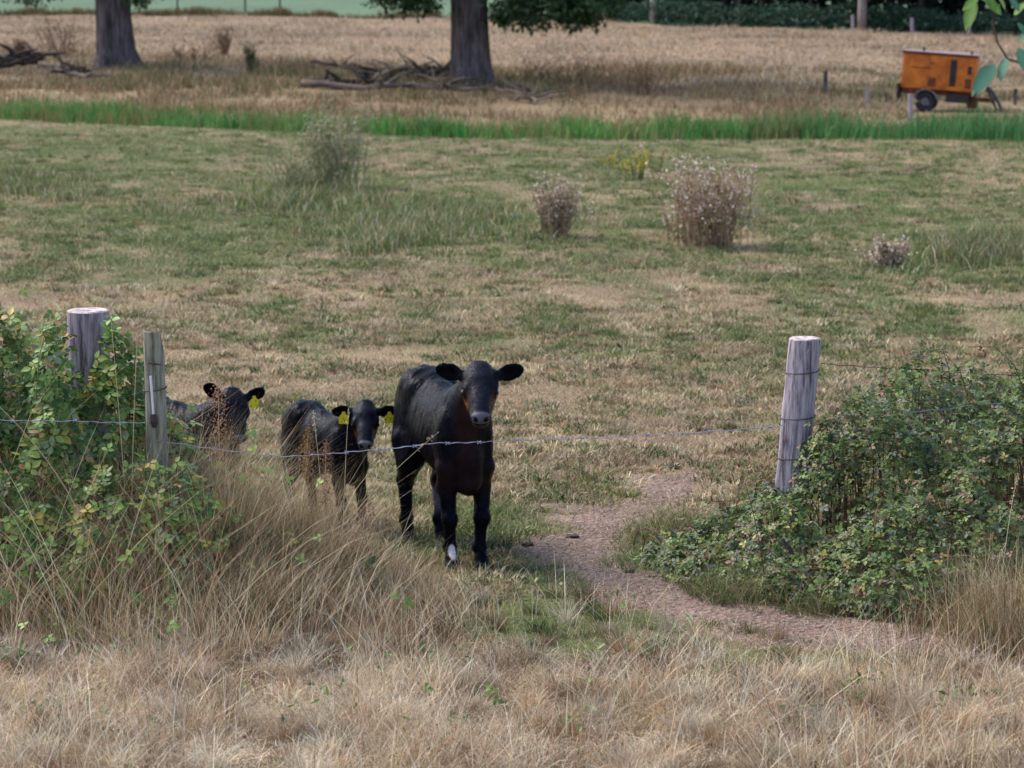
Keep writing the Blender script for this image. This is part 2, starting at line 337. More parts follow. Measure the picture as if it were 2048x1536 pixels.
# far dry hay field
n = 130000
y = rng.uniform(78, 146, n); x = (rng.random(n)*2-1)*(y*.24+1); k = (y < far_edge(x)-.5); x, y = x[k], y[k]; n = len(x)
col = STRAW[rng.integers(0, 6, n)]*(.36+.55*fbm(x, y*.35, 3, 141, 4)+.25*(fbm(x, y*.5, 9, 143)-.5))[:, None]
tag(blades('hay_grass', on_ground(x, y), .05+.10*rng.random(n)+.25*(fbm(x, y, 2.5, 147, 3) > .58)*rng.random(n), .03+.02*rng.random(n), .3+.9*rng.random(n), rng.random(n)*6.28, jit(col, n, .1), M_straw), 'pale dry grass of the hay field behind the two trees', 'grass', kind='stuff')
# foreground dry grass
n = 230000
x, y = wedge(n, 8.2, 11.9, 1, .24, .3)
u, v = project(x, y, zt(x, y)); cl = fbm(x, y, .3, 151, 4); big = fbm(x, y, .9, 161, 3)
dens = np.clip((v-1110+90*(big-.5))/260, 0, 1)*.9+.1; dens = np.where(u < 850, np.maximum(dens, np.clip((v-1010)/200, 0, 1)), dens)
dens = dens*np.clip(cl*3.6-1.2, .08, 1)*(1-.97*path_w(u, v, x, y))
k = rng.random(n) < dens; x, y, cl, big, u, v = x[k], y[k], cl[k], big[k], u[k], v[k]; n = len(x)
g, _, _ = greenness(x, y)
dryf = np.clip((v-1200)/230+.5*(big-.5), 0, 1)
pale = STRAW[rng.integers(0, 6, n)]; brown = np.array([lin(160, 130, 98), lin(142, 114, 86), lin(176, 148, 116)])[rng.integers(0, 3, n)]
col = np.where((rng.random(n) < dryf*.9+.1)[:, None], pale, brown)
isg = rng.random(n) < np.clip(g*1.0+.08, .08, .85); col = np.where(isg[:, None], GREENS[rng.integers(0, 5, n)], col)
hh = (.04+.10*rng.random(n))*(.4+1.0*cl)*(.75+.5*dryf); hh = np.where(isg, hh*.7, hh)*np.clip(1.25-np.clip(g, 0, 1)*1.1, .4, 1)
az = fbm(x, y, .35, 171, 2)*14+rng.standard_normal(n)*1.5
tag(blades('dry_grass', on_ground(x, y), hh, .0026+.0034*rng.random(n)**2, .5+1.4*rng.random(n)**1.1, az, jit(col, n, .26), M_straw, segs=3, bend=1.6, flop=.7), 'tangled pale dry grass covering the foreground', 'grass', kind='stuff')
# tussocks: blades leaning out of common roots
def tussocks(name, label, cen, m, hgt, rad, wid, cols, mt, segs=3, cat='grass', flop=.35, lean=(.15, 1.2)):
    k = len(cen); q = np.repeat(np.arange(k), m); n = len(q); a = rng.random(n)*6.28; r = np.abs(rng.standard_normal(n))*rad[q]*.4
    x = cen[q, 0]+np.cos(a)*r; y = cen[q, 1]+np.sin(a)*r; c = np.array(cols)[q] if np.ndim(cols) == 2 and len(cols) == k else cols[q]
    le = lean[0]+(lean[1]-lean[0])*rng.random(n)**1.3
    return tag(blades(name, on_ground(x, y), hgt[q]*(.35+.7*rng.random(n)), wid*(1+.6*rng.random(n)), le, a+rng.normal(0, .5, n), jit(c, n, .2), mt, segs=segs, flop=flop, bend=1.7), label, cat, kind='stuff')
k = 1500; cx, cy = wedge(k, 8.3, 11.3, 1, .24, .3); u, v = project(cx, cy, zt(cx, cy)); q = rng.random(k) < np.clip((v-1150)/220+(u < 800)*.3, .05, 1)*(1-path_w(u, v, cx, cy)); cx, cy, u, v = cx[q], cy[q], u[q], v[q]; k = len(cx)
g, _, _ = greenness(cx, cy); pick = rng.random(k) < np.clip(g*1.1, .05, .8)
dk = np.clip((v-1180)/250, 0, 1)
cc = np.where(pick[:, None], GREENS[rng.integers(0, 5, k)]*.95, STRAW[rng.integers(0, 6, k)]*(.72+.4*dk)[:, None]*rng.uniform(.75, 1.15, k)[:, None])
cc = cc*rng.uniform(.5, 1.0, (k, 1))
tussocks('straw_tussocks', 'pale straw and green tussocks standing out of the foreground grass', np.stack([cx, cy], -1), 110, np.where(pick, .08, .14)*rng.uniform(.5, 1.5, k), rng.uniform(.05, .13, k), .0028, cc, M_straw)
k = 17000; cx, cy = wedge(k, 11.3, 56, 1.6, .24, .4); u, v = project(cx, cy, zt(cx, cy)); q = (path_w(u, v, cx, cy) < .3) & (cy < np.interp(cx, DX, DY)-1.5) & (fbm(cx, cy, 1.8, 191, 3) > .36); cx, cy = cx[q], cy[q]; k = len(cx)
g, _, _ = greenness(cx, cy); pick = rng.random(k) < np.clip(g*1.1+.2, .3, .95)
cc = np.where(pick[:, None], GREENS[rng.integers(0, 5, k)]*rng.uniform(.6, 1.05, k)[:, None], PSTR[rng.integers(0, 6, k)]*rng.uniform(.55, 1.3, k)[:, None])
tussocks('pasture_tussocks', 'small green and brown tussocks dotted over the grazed pasture', np.stack([cx, cy], -1), 30, (.03+.045*rng.random(k))*(1+cy/50), rng.uniform(.06, .24, k)*(1+cy/70), .0055+.00022*cy.mean(), cc, M_grass, segs=2)
# trodden litter on the path
k = 60000; x = rng.uniform(-.2, 4.4, k); y = rng.uniform(10.2, 14.4, k); u, v = project(x, y, zt(x, y)); q = rng.random(k) < path_w(u, v, x, y)*np.clip(fbm(x, y, .2, 195, 2)*2.2-.5, .05, 1); x, y = x[q], y[q]; k = len(x)
tag(blades('path_litter', on_ground(x, y, .01), .008+.014*rng.random(k), .003+.003*rng.random(k), 2+3*rng.random(k), rng.random(k)*6.28, jit(np.array([lin(176, 160, 150), lin(150, 132, 122), lin(120, 100, 90), lin(196, 182, 172), lin(96, 84, 74)])[rng.integers(0, 5, k)], k, .12), M_straw), 'trampled straw bits lying on the bare path', 'litter', kind='stuff')
# thin upright stems in the foreground
n = 30000
x, y = wedge(n, 8.3, 11.5, 1, .24, .3); u, v = project(x, y, zt(x, y)); cl = fbm(x, y, .4, 181, 3)
k = (rng.random(n) < np.clip(cl*3-1.1, .02, 1)*np.clip((v-1080)/200, 0, 1)*(1-path_w(u, v, x, y))*np.where((u > 1000) & (v < 1330), .25, 1)); x, y = x[k], y[k]; n = len(x)
col = STRAW[rng.integers(0, 6, n)]
tag(blades('grass_stems', on_ground(x, y), .12+.24*rng.random(n)**1.5, .0026+.0022*rng.random(n)**2, .15+1.1*rng.random(n), rng.random(n)*6.28, jit(col, n, .15), M_straw, segs=3), 'thin straw coloured grass stems standing above the foreground grass', 'grass', kind='stuff')
# tall brown grass in front of the left brambles
def tall_patch(name, spots, label, cols):
    B, H, W, Le, A, Cc = [], [], [], [], [], []
    for (px, py, k, hh, sp, c) in spots:
        m = k; r = rng.standard_normal((m, 2))*sp; coh = rng.random() < .6; a0 = rng.random()*6.28; l0 = rng.uniform(.1, .75) if coh else 0
        B.append(on_ground(px+r[:, 0], py+r[:, 1]*.8)); H.append(hh*(.35+.7*rng.random(m))); W.append(.0024+.0022*rng.random(m)); Le.append(l0*rng.uniform(.6, 1.2, m)+.05+(.35 if coh else .95)*rng.random(m)**1.7)
        A.append(a0+rng.standard_normal(m)*.5 if coh else np.arctan2(r[:, 1], r[:, 0])+rng.standard_normal(m)*1.2); Cc.append(cols[rng.integers(0, len(cols), m)]*c)
    B = np.vstack(B); n = len(B)
    return tag(blades(name, B, np.concatenate(H), np.concatenate(W), np.concatenate(Le), np.concatenate(A), jit(np.vstack(Cc), n, .17), M_straw, segs=3), label, 'grass', kind='stuff')
BR = np.array([lin(180, 156, 122), lin(202, 180, 146), lin(152, 124, 94), lin(218, 200, 170), lin(118, 94, 70), lin(116, 120, 74)])
sp = []
for _ in range(105):
    px = rng.uniform(-2.75, -.72); py = rng.uniform(10.55, 11.35)
    hmx = np.interp(px, [-2.8, -2.2, -1.7, -1.2, -.85, -.6], [.75, .72, .74, .64, .46, .25])
    sp.append((px, py, int(rng.uniform(40, 170)), hmx*rng.uniform(.4, 1.15)*np.interp(py, [10.5, 10.9], [.55, 1]), .10, rng.uniform(.75, 1.35)))
for _ in range(70):
    px = rng.uniform(-2.7, -.8); sp.append((px, rng.uniform(10.25, 10.75), int(rng.uniform(10, 40)), rng.uniform(.2, .55), .14, rng.uniform(1., 1.5)))
for _ in range(70):
    px = rng.uniform(-2.8, -1.5); sp.append((px, rng.uniform(11.1, 11.8), int(rng.uniform(15, 60)), np.interp(px, [-2.8, -2.2, -1.7, -1.5], [1.4, 1.2, .9, .75])*rng.uniform(.7, 1.12), .08, rng.uniform(.9, 1.5)))
for _ in range(26):
    sp.append((rng.uniform(-1.66, -1.32), rng.uniform(11.1, 11.4), 60, rng.uniform(.78, .98), .06, rng.uniform(.9, 1.4)))
for _ in range(200):
    px = rng.uniform(-1.85, -.52); sp.append((px, rng.uniform(11.0, 11.5), int(rng.uniform(30, 110)), rng.uniform(.7, 1.2)*np.interp(px, [-1.8, -1.5, -1.2, -.9, -.7, -.5], [.88, .84, .72, .62, .42, .16]), .09, rng.uniform(.75, 1.35)))
for _ in range(30): sp.append((rng.uniform(-.8, -.35), rng.uniform(10.7, 11.4), 110, rng.uniform(.18, .3), .09, rng.uniform(.8, 1.1)))
tall_patch('tall_brown_grass', sp, 'tall brown dead grass standing in front of the left brambles', BR)
sp = []
for _ in range(26):
    a = rng.random(); sp.append((rng.uniform(2.05, 2.75), rng.uniform(10.1, 10.8), 110, rng.uniform(.25, .55), .08, rng.uniform(.8, 1.1)))
for _ in range(14): sp.append((rng.uniform(1.6, 2.3), rng.uniform(10.5, 10.9), 60, rng.uniform(.2, .4), .1, rng.uniform(.75, 1.)))
tall_patch('tall_straw_grass', sp, 'clump of tall straw grass at the right edge in front of the brambles', BR)
n = 420; x = rng.uniform(-2.8, -.5, n); y = rng.uniform(10.35, 11.2, n); hm = np.interp(x, [-2.8, -1.9, -1.2, -.7, -.5], [1., .9, .68, .42, .3])
tag(blades('long_stems', on_ground(x, y), hm*rng.uniform(.5, 1.15, n), .0042+.002*rng.random(n), .2+1.0*rng.random(n), np.where(rng.random(n) < .5, rng.normal(0, .5, n), rng.normal(3.14, .5, n)), jit(np.array([lin(206, 184, 148), lin(188, 150, 116), lin(222, 206, 176)])[rng.integers(0, 3, n)], n, .12), M_straw, segs=4, bend=1.25), 'long bent straw stems crossing in front of the left brambles', 'grass', kind='stuff')
# ------------------------------------------------------------------ leaves
def leaflet(L=1., W=.6, fold=.12, n=5, ser=.06):
    """ovate leaflet along +x, starting at the origin"""
    t = np.linspace(0, 1, n+1); prof = W/2*np.sin(np.pi*t**.8)**.8
    V = []; T = []
    for i, (a, p) in enumerate(zip(t, prof)):
        s_ = (1+ser*(-1)**i)
        V += [(a*L, 0, -.10*L*a*a), (a*L-.02, p*s_, fold*p-.10*L*a*a), (a*L-.02, -p*s_, fold*p-.10*L*a*a)]
    for i in range(n):
        a = 3*i; b = a+3
        T += [(a, b, b+1), (a, b+1, a+1), (a, a+2, b+2), (a, b+2, b)]
    return np.array(V), np.array(T)
def trifoliate():
    V0, T0 = leaflet(n=4); Vs, Ts = [], []; n = 0
    for ang, off, sc in ((0, .25, 1), (75, .05, .8), (-75, .05, .8)):
        c, s_ = math.cos(R(ang)), math.sin(R(ang)); V = V0*sc; V = V+[off, 0, 0]
        V = np.stack([V[:, 0]*c-V[:, 1]*s_, V[:, 0]*s_+V[:, 1]*c, V[:, 2]], -1); Vs.append(V); Ts.append(T0+n); n += len(V)
    return np.vstack(Vs), np.vstack(Ts)
TRI = trifoliate()
QUAD = (np.array([(0, 0, 0), (.5, .3, .08), (1, 0, -.1), (.5, -.3, .08)]), np.array([(0, 2, 1), (0, 3, 2)]))
def scatter(name, tmpl, P, Nrm, scale, col, mat_, parent=None, az=None):
    Vt, Tt = tmpl; n = len(P); Nrm = Nrm/np.linalg.norm(Nrm, axis=1)[:, None]
    rnd = rng.standard_normal((n, 3)) if az is None else az
    X = np.cross(Nrm, rnd); X /= np.linalg.norm(X, axis=1)[:, None]+1e-9; Y = np.cross(Nrm, X)
    V = P[:, None]+scale[:, None, None]*(Vt[None, :, 0:1]*X[:, None]+Vt[None, :, 1:2]*Y[:, None]+Vt[None, :, 2:3]*Nrm[:, None])
    T = (np.arange(n)[:, None, None]*len(Vt)+Tt[None]).reshape(-1, 3)
    return meshnp(name, V.reshape(-1, 3), T, mat_, parent, np.repeat(col, len(Vt), 0))
def mound(lumps, x, y):
    H = np.zeros_like(x)
    for (cx, cy, rx, ry, h) in lumps:
        d = ((x-cx)/rx)**2+((y-cy)/ry)**2
        H = np.maximum(H, h*np.sqrt(np.clip(1-d, 0, 1)))
    return H
def thicket(name, label, lumps, n, pal, pw_, seed, lumpy=.35, sc=(.035, .05), stems=200, gap=(2.5, -.2, .3), thin=None):
    th = thing(name, label, 'bramble', (lumps[0][0], lumps[0][1], float(zt(lumps[0][0], lumps[0][1]))))
    o0 = np.array(th.location)
    xs = np.array([l[0] for l in lumps]); x0, x1 = (xs-np.array([l[2] for l in lumps])).min(), (xs+np.array([l[2] for l in lumps])).max()
    ys = np.array([l[1] for l in lumps]); y0, y1 = (ys-np.array([l[3] for l in lumps])).min(), (ys+np.array([l[3] for l in lumps])).max()
    m = n*9; x = rng.uniform(x0, x1, m); y = rng.uniform(y0, y1, m)
    nz = fbm(x, y, .28, seed, 3); H = mound(lumps, x, y)*(1+lumpy*(nz-.55)*1.6)
    e = .04; gx_ = (mound(lumps, x+e, y)-mound(lumps, x-e, y))/(2*e); gy_ = (mound(lumps, x, y+e)-mound(lumps, x, y-e))/(2*e)
    steep = np.sqrt(1+gx_**2+gy_**2)
    k = (H > .04) & (rng.random(m) < steep/3.2) & (rng.random(m) < np.clip(nz*gap[0]+gap[1], gap[2], 1)*(1 if thin is None else thin(x, y))); x, y, H, gx_, gy_ = x[k][:n], y[k][:n], H[k][:n], gx_[k][:n], gy_[k][:n]
    m = len(x); dep = rng.random(m)**2.2*.28; z = zt(x, y)+np.maximum(H-dep*np.minimum(H, .6)-.02, .01)+rng.exponential(.018, m)
    Nn = np.stack([-gx_*.5, -gy_*.5-.25, np.ones(m)], -1)+rng.standard_normal((m, 3))*.42
    pn = fbm(x, y+z*1.3, .35, seed+7, 2)
    ci = rng.choice(len(pal), m, p=pw_); col = pal[ci]*(.7+.6*pn)[:, None]
    P = np.stack([x, y, z], -1)-o0
    scatter('leaves', TRI, P, Nn, rng.uniform(sc[0], sc[1], m), jit(col, m, .15), M_leaf, th)
    mb = MB()
    for i in range(stems):
        j = rng.integers(0, m); a = P[j]; b = np.array([a[0]+rng.normal(0, .16)+.1*(seed == 201), a[1]+rng.normal(0, .14)+.08, 0.]); b[2] = float(zt(b[0]+o0[0], b[1]+o0[1]))-o0[2]-.02
        t_ = np.linspace(0, 1, 6)[:, None]; top = a+np.array([0, 0, rng.uniform(0, .09)])
        Pp = (1-t_)**2*b+2*t_*(1-t_)*(np.array([b[0], b[1], top[2]+.12]))+t_**2*top
        mb.tube(Pp, np.linspace(.004, .0018, 6), 4, np.array([lin(120, 88, 66), lin(96, 104, 58), lin(110, 72, 70)])[rng.integers(0, 3)], cap=False)
    mb.build('stems', M_stem, th)
    return th, o0
PAL = np.array([lin(84, 104, 52), lin(108, 126, 62), lin(64, 84, 44), lin(122, 142, 74), lin(112, 120, 96), lin(158, 148, 74), lin(140, 106, 78)])
RL = [(3.05, 12.95, 1.35, 1.0, .86), (2.25, 12.35, .8, .8, .80), (1.82, 11.95, .5, .6, .70), (1.42, 11.65, .42, .42, .40), (1.12, 11.72, .42, .5, .20), (.92, 11.95, .3, .4, .09), (1.35, 11.9, .5, .5, .30),
      (2.5, 11.55, .9, .65, .55), (1.95, 11.3, .6, .55, .36), (1.5, 11.38, .45, .38, .20), (2.9, 11.9, 1.0, .8, .75)]
thicket('bramble_thicket', 'low dark green bramble thicket around the single right fence post', RL, 30000, PAL*.84, [.25, .22, .17, .12, .12, .05, .07], 201, sc=(.021, .036), stems=420, lumpy=.8, gap=(3.2, -.55, .42))
LL = [(-2.1, 11.32, .36, .3, 1.06), (-1.3, 10.95, .5, .35, .36), (-.95, 11.05, .4, .3, .32), (-1.8, 11.0, .6, .4, .62), (-3.1, 11.9, 1.1, .9, 1.45), (-2.45, 11.65, .6, .65, 1.17), (-2.0, 11.5, .42, .5, 1.02), (-1.72, 11.6, .34, .45, .80), (-1.42, 11.45, .34, .4, .62), (-1.08, 11.3, .3, .32, .36), (-2.5, 11.15, .7, .5, .8)]
PAL2 = np.array([lin(90, 120, 58), lin(112, 142, 66), lin(72, 102, 54), lin(140, 160, 78), lin(128, 142, 104), lin(174, 162, 76), lin(160, 128, 88)])
lt, lo = thicket('bramble_thicket', 'tall light green bramble thicket mixed with dead grass around the two left posts', LL, 12500, PAL2*1.0, [.25, .23, .16, .14, .08, .07, .07], 231, sc=(.032, .058), stems=300, lumpy=.8, gap=(4, -1.1, .2), thin=lambda x, y: np.clip(1-(x+2.1)*.85, .13, 1)*np.clip((y-10.6)/.5, .2, 1))
# single bramble runners creeping through the dead grass
LR = [(262, 1112, .075), (275, 1188, .07), (338, 1195, .07), (338, 1250, .06), (60, 1110, .07), (100, 1090, .06), (15, 1200, .075), (50, 1250, .05), (95, 1275, .05), (40, 1140, .06), (20, 1040, .07), (90, 1010, .06),
      (130, 1135, .04), (75, 1150, .045), (315, 985, .07), (350, 925, .065), (300, 925, .06), (500, 860, .06), (510, 900, .05), (640, 1075, .045), (600, 1120, .05), (575, 960, .045), (635, 965, .05), (390, 960, .05), (480, 955, .045),
      (810, 1205, .06), (795, 1190, .05), (60, 940, .08), (60, 900, .07), (300, 1040, .06), (440, 1010, .05), (45, 580, .05), (20, 640, .06), (850, 1375, .045), (985, 1375, .05), (990, 1400, .045), (170, 985, .06), (215, 900, .06)]
P = []; S_ = []; Cc = []
for (u_, v_, s_) in LR:
    Yd = min(10.75, ground(u_, max(v_, 1180)).y-.05) if v_ > 1000 else 10.9
    if v_ > 1080: Yd = ground(u_, max(v_+70, 1250)).y-.25
    P.append(at(u_, v_, Yd)); S_.append(s_*.7); Cc.append(PAL2[[0, 1, 3, 3, 5 if 800 < v_ < 950 else 1][rng.integers(0, 5)]])
P = np.array(P); n = len(P)
scatter('runner_leaves', TRI, P-lo, np.tile([0, -.8, .8], (n, 1))+rng.standard_normal((n, 3))*.25, np.array(S_), np.array(Cc), M_leaf, lt)
# low ground herbs around the right thicket (fine leaves reading as a green fringe)
n = 60000
x = rng.uniform(.45, 2.9, n); y = rng.uniform(10.9, 12.9, n); u, v = project(x, y, zt(x, y))
k = (seg_dist(u, v, [(1400, 990, 75), (1345, 1060, 90), (1430, 1130, 80), (1560, 1180, 60), (1900, 1245, 45), (2060, 1265, 40)]) < 1+.5*(fbm(x, y, .3, 251)-.5)) & (rng.random(n) < np.clip(fbm(x, y, .22, 261, 3)*3-1.0, .06, .9)); x, y = x[k], y[k]; n = len(x)
col = np.array([lin(110, 118, 74), lin(90, 102, 64), lin(128, 126, 84), lin(160, 140, 104)])[rng.integers(0, 4, n)]
tag(blades('fringe_grass', on_ground(x, y), .03+.18*rng.random(n)*(.3+1.2*fbm(x, y, .25, 257))*np.clip(.55+(x-.6), .5, 1), .004+.003*rng.random(n), .3+1.1*rng.random(n), rng.random(n)*6.28, jit(col, n, .2), M_grass), 'low olive green grass fringing the right bramble thicket', 'grass', kind='stuff')
k = 70; cu, cv = rng.uniform(0, 2048, k), rng.uniform(1190, 1500, k); Pw, Nw, Cw = [], [], []
for a, b in zip(cu, cv):
    c = ground(a, b); m = rng.integers(4, 16); q = rng.normal(0, .045, (m, 2)); gc_ = GREENS[rng.integers(0, 5)]*rng.uniform(.8, 1.1)
    Pw.append(np.stack([c.x+q[:, 0], c.y+q[:, 1], zt(c.x+q[:, 0], c.y+q[:, 1])+rng.uniform(.03, .11, m)], -1)); Cw.append(np.tile(gc_*[.9, 1.1, .8], (m, 1)))
Pw = np.vstack(Pw); Cw = np.vstack(Cw); m = len(Pw)
tag(scatter('low_weeds', leaflet(1, .35, .2, 4, .05), Pw, rng.normal(0, .5, (m, 3))+[0, -.4, .8], rng.uniform(.02, .05, m), jit(Cw, m, .12), M_leaf), 'small green weed leaves scattered through the dry foreground grass', 'weeds', kind='stuff')
# ------------------------------------------------------------------ fence posts
def post(name, label, base, top, r, mat_, k=14, facet=0, tilt_top=0, end=M_endgrain, wraps=(), cat='fence post', group=None, split=False):
    base = Vector(base); top = Vector(top)
    th = thing(name, label, cat, base, 0, group); ax = top-base; nseg = 10
    mb = MB(); lob = 1+facet*np.cos(np.arange(k)*2*math.pi/k*5+1)+.05*(rng.random(k)-.5)
    rings = []
    for i in range(nseg+1):
        t_ = i/nseg; c = ax*t_; rr = r*(1.04-.06*t_)
        for j in range(k):
            a = j/k*2*math.pi; q = rr*lob[j]*(1+.02*rng.standard_normal()*(.5 if i < nseg else 1))
            zz = c.z+(tilt_top*math.cos(a)*r if i == nseg else 0)
            if split and i >= nseg-1 and math.cos(a-1) > .2: zz -= .05*(i-nseg+2)
            rings.append((c.x+math.cos(a)*q, c.y+math.sin(a)*q, zz))
    V = np.array(rings); Q = [[i*k+j, i*k+(j+1) % k, (i+1)*k+(j+1) % k, (i+1)*k+j] for i in range(nseg) for j in range(k)]
    mb.add(V, Q); shaft = mb.build('shaft', mat_, th, smooth=False)
    mt = MB(); last = V[-k:]; cen = last.mean(0); inner = cen+(last-cen)*.5; inner[:, 2] += r*.06+rng.normal(0, .002, k)
    rim = cen+(last-cen)*.93; rim[:, 2] += .006
    Vt = np.vstack([last, rim, inner, cen+[0, 0, r*.05]])
    Qt = [[j, (j+1) % k, k+(j+1) % k, k+j] for j in range(k)]+[[k+j, k+(j+1) % k, 2*k+(j+1) % k, 2*k+j] for j in range(k)]
    mt.add(Vt, Qt); mt.add(Vt, [[2*k+j, 2*k+(j+1) % k, 3*k] for j in range(k)]); mt.build('post_top', end, th)
    for (f_, rw) in wraps:
        mw = MB(); c = ax*f_; a = np.linspace(0, 2*math.pi, 25); rr = r*(1.04-.06*f_)*1.06+.002
        mw.tube(np.stack([c.x+rr*np.cos(a), c.y+rr*np.sin(a), c.z+.006*np.sin(a+1)], -1), rw, 5, cap=False); mw.build('wire_loop', M_rust, th)
    return th
rb = at(1566, 1138, 12.0); rb.z = float(zt(rb.x, rb.y))-.05; rt = at(1609, 678, 12.05)
post('fence_post', 'grey leaning wooden fence post wrapped with three wires beside the right brambles', rb, rt, .083, M_wood, facet=.05, wraps=((.865, .003), (.67, .003), (.50, .0035), (.18, .003)))
lb = at(178, 690, 11.6); lb.z = float(zt(lb.x, lb.y))-.05; ltp = at(176, 622, 11.6); 
post('fence_post', 'thick pale round fence post rising out of the left brambles', lb, ltp, .103, M_wood, k=18, facet=.02)
tb = at(312, 700, 11.2); tb.z = float(zt(tb.x, tb.y))-.05; tt = at(306, 662, 11.2)
tp = post('fence_post', 'narrow grey split fence post with a white rod, right of the thick left post', tb, tt, .05, M_wood2, k=8, facet=.08, end=M_wood2, split=True, wraps=((.80, .0035),))
M_rod = mat('white_rod', base=lin(215, 210, 220), rough=.4); M_clip = mat('dark_clip', base=lin(52, 38, 40), rough=.6)
a = np.array(at(301, 752, 11.12))-np.array(tp.location); b = np.array(at(307, 828, 11.12))-np.array(tp.location)
mb = MB(); mb.tube([a, (a+b)/2, b], .0055, 8); mb.build('rod', M_rod, tp)
mb = MB(); c = np.array(at(308, 842, 11.12))-np.array(tp.location); mb.tube([b, c, c+[0.002, 0, -.03]], [.016, .02, .012], 8); mb.build('insulator', M_clip, tp)
mb = MB(); mb.tube([np.array([-.03, -.055, c[2]+.27]), np.array([.03, -.055, c[2]+.262])], .004, 6); mb.build('nail', M_rust, tp)
# ------------------------------------------------------------------ wires
def wire(name, label, pts, r, sag=.0, barbs=(), mat_=M_wire, group='strands of the field fence'):
    P0 = [np.array(at(*p)) for p in pts]; th = thing(name, label, 'wire', P0[0], 0, group); o0 = P0[0]
    P = []
    for a, b in zip(P0[:-1], P0[1:]):
        for t_ in np.linspace(0, 1, 24, endpoint=False): q = a+(b-a)*t_; q = q-[0, 0, sag*4*t_*(1-t_)]; P.append(q)
    P.append(P0[-1]); P = np.array(P)-o0; P[:, 2] += .002*np.sin(np.arange(len(P))*1.1)
    mb = MB(); mb.tube(P, r, 5); mb.build('strand', mat_, th)
    for f_ in barbs:
        i = f_*(len(P)-1); j = int(i); q = P[j]+(P[min(j+1, len(P)-1)]-P[j])*(i-j); m2 = MB(); s_ = .011
        m2.tube([q+[-.008, 0, 0], q+[.008, 0, 0]], r*1.9, 6); m2.tube([q+[-s_, .004, s_*.8], q, q+[s_, -.004, -s_*.7]], r*.8, 4); m2.tube([q+[-s_*.7, 0, -s_*.8], q, q+[s_*.8, 0, s_*.6]], r*.8, 4)
        m2.build('barb', mat_, th)
    return th
wire('barbed_wire', 'barbed wire stretched across the gap in front of the calves', [(1572, 851, 11.91), (1300, 870, 11.8), (1010, 881, 11.68), (870, 886, 11.6), (720, 902, 11.5), (560, 913, 11.4), (306, 880, 11.14)], .0022, .004,
     [.02+.075*i for i in range(13)])
wire('barbed_wire', 'wire running left from the narrow post through the brambles', [(306, 845, 11.14), (150, 842, 11.0), (-60, 838, 10.8)], .002, .004, [.2, .5, .8])
wire('barbed_wire', 'pale blue lower wire running right over the brambles from the right post', [(1630, 850, 11.93), (1800, 826, 12.1), (2060, 800, 12.3), (2300, 780, 12.6)], .0028, .003, [.15, .33, .55])
wire('barbed_wire', 'thin grey upper wire running right from near the top of the right post', [(1642, 727, 12.0), (1850, 739, 12.6), (2060, 752, 13.2), (2300, 762, 13.8)], .0018, .004, [.2, .6], M_rust)
# ------------------------------------------------------------------ calves
def surfnet(Fd, org, h):
    ins = Fd < 0; c = np.zeros(tuple(np.array(Fd.shape)-1), int)
    def sh(a, i, j, k): return a[i:a.shape[0]-1+i, j:a.shape[1]-1+j, k:a.shape[2]-1+k]
    for i in (0, 1):
        for j in (0, 1):
            for k in (0, 1): c += sh(ins, i, j, k)
    act = (c > 0) & (c < 8); I = np.argwhere(act); n = len(I); vid = -np.ones(c.shape, int); vid[act] = np.arange(n)
    P = np.zeros((n, 3)); W = np.zeros(n)
    for (a, b) in [((i, j, k), tuple(np.add((i, j, k), d))) for d in ((1,0,0),(0,1,0),(0,0,1)) for i in (0, 1) for j in (0, 1) for k in (0, 1) if max(np.add((i, j, k), d)) < 2]:
        fa = Fd[I[:, 0]+a[0], I[:, 1]+a[1], I[:, 2]+a[2]]; fb = Fd[I[:, 0]+b[0], I[:, 1]+b[1], I[:, 2]+b[2]]
        m = (fa < 0) != (fb < 0); t_ = np.where(m, fa/np.where(m, fa-fb, 1), 0)
        P += m[:, None]*(np.array(a)+t_[:, None]*(np.array(b)-np.array(a))); W += m
    P = (P/W[:, None]+I)*h+org; Qs = []
    for ax in range(3):
        a = [slice(None)]*3; b = [slice(None)]*3; a[ax] = slice(0, -1); b[ax] = slice(1, None)
        ia = ins[tuple(a)]; ib = ins[tuple(b)]; E = np.argwhere(ia != ib); o1, o2 = [q for q in range(3) if q != ax]
        E = E[(E[:, o1] > 0) & (E[:, o2] > 0) & (E[:, o1] < c.shape[o1]) & (E[:, o2] < c.shape[o2])]; fl = ia[tuple(E.T)]
        def cell(d1, d2): e = E.copy(); e[:, o1] -= d1; e[:, o2] -= d2; return vid[tuple(e.T)]
        q = np.stack([cell(1, 1), cell(0, 1), cell(0, 0), cell(1, 0)], -1)
        if ax == 1: fl = ~fl
        q[~fl] = q[~fl][:, ::-1]; Qs.append(q)
    return P, np.vstack(Qs)
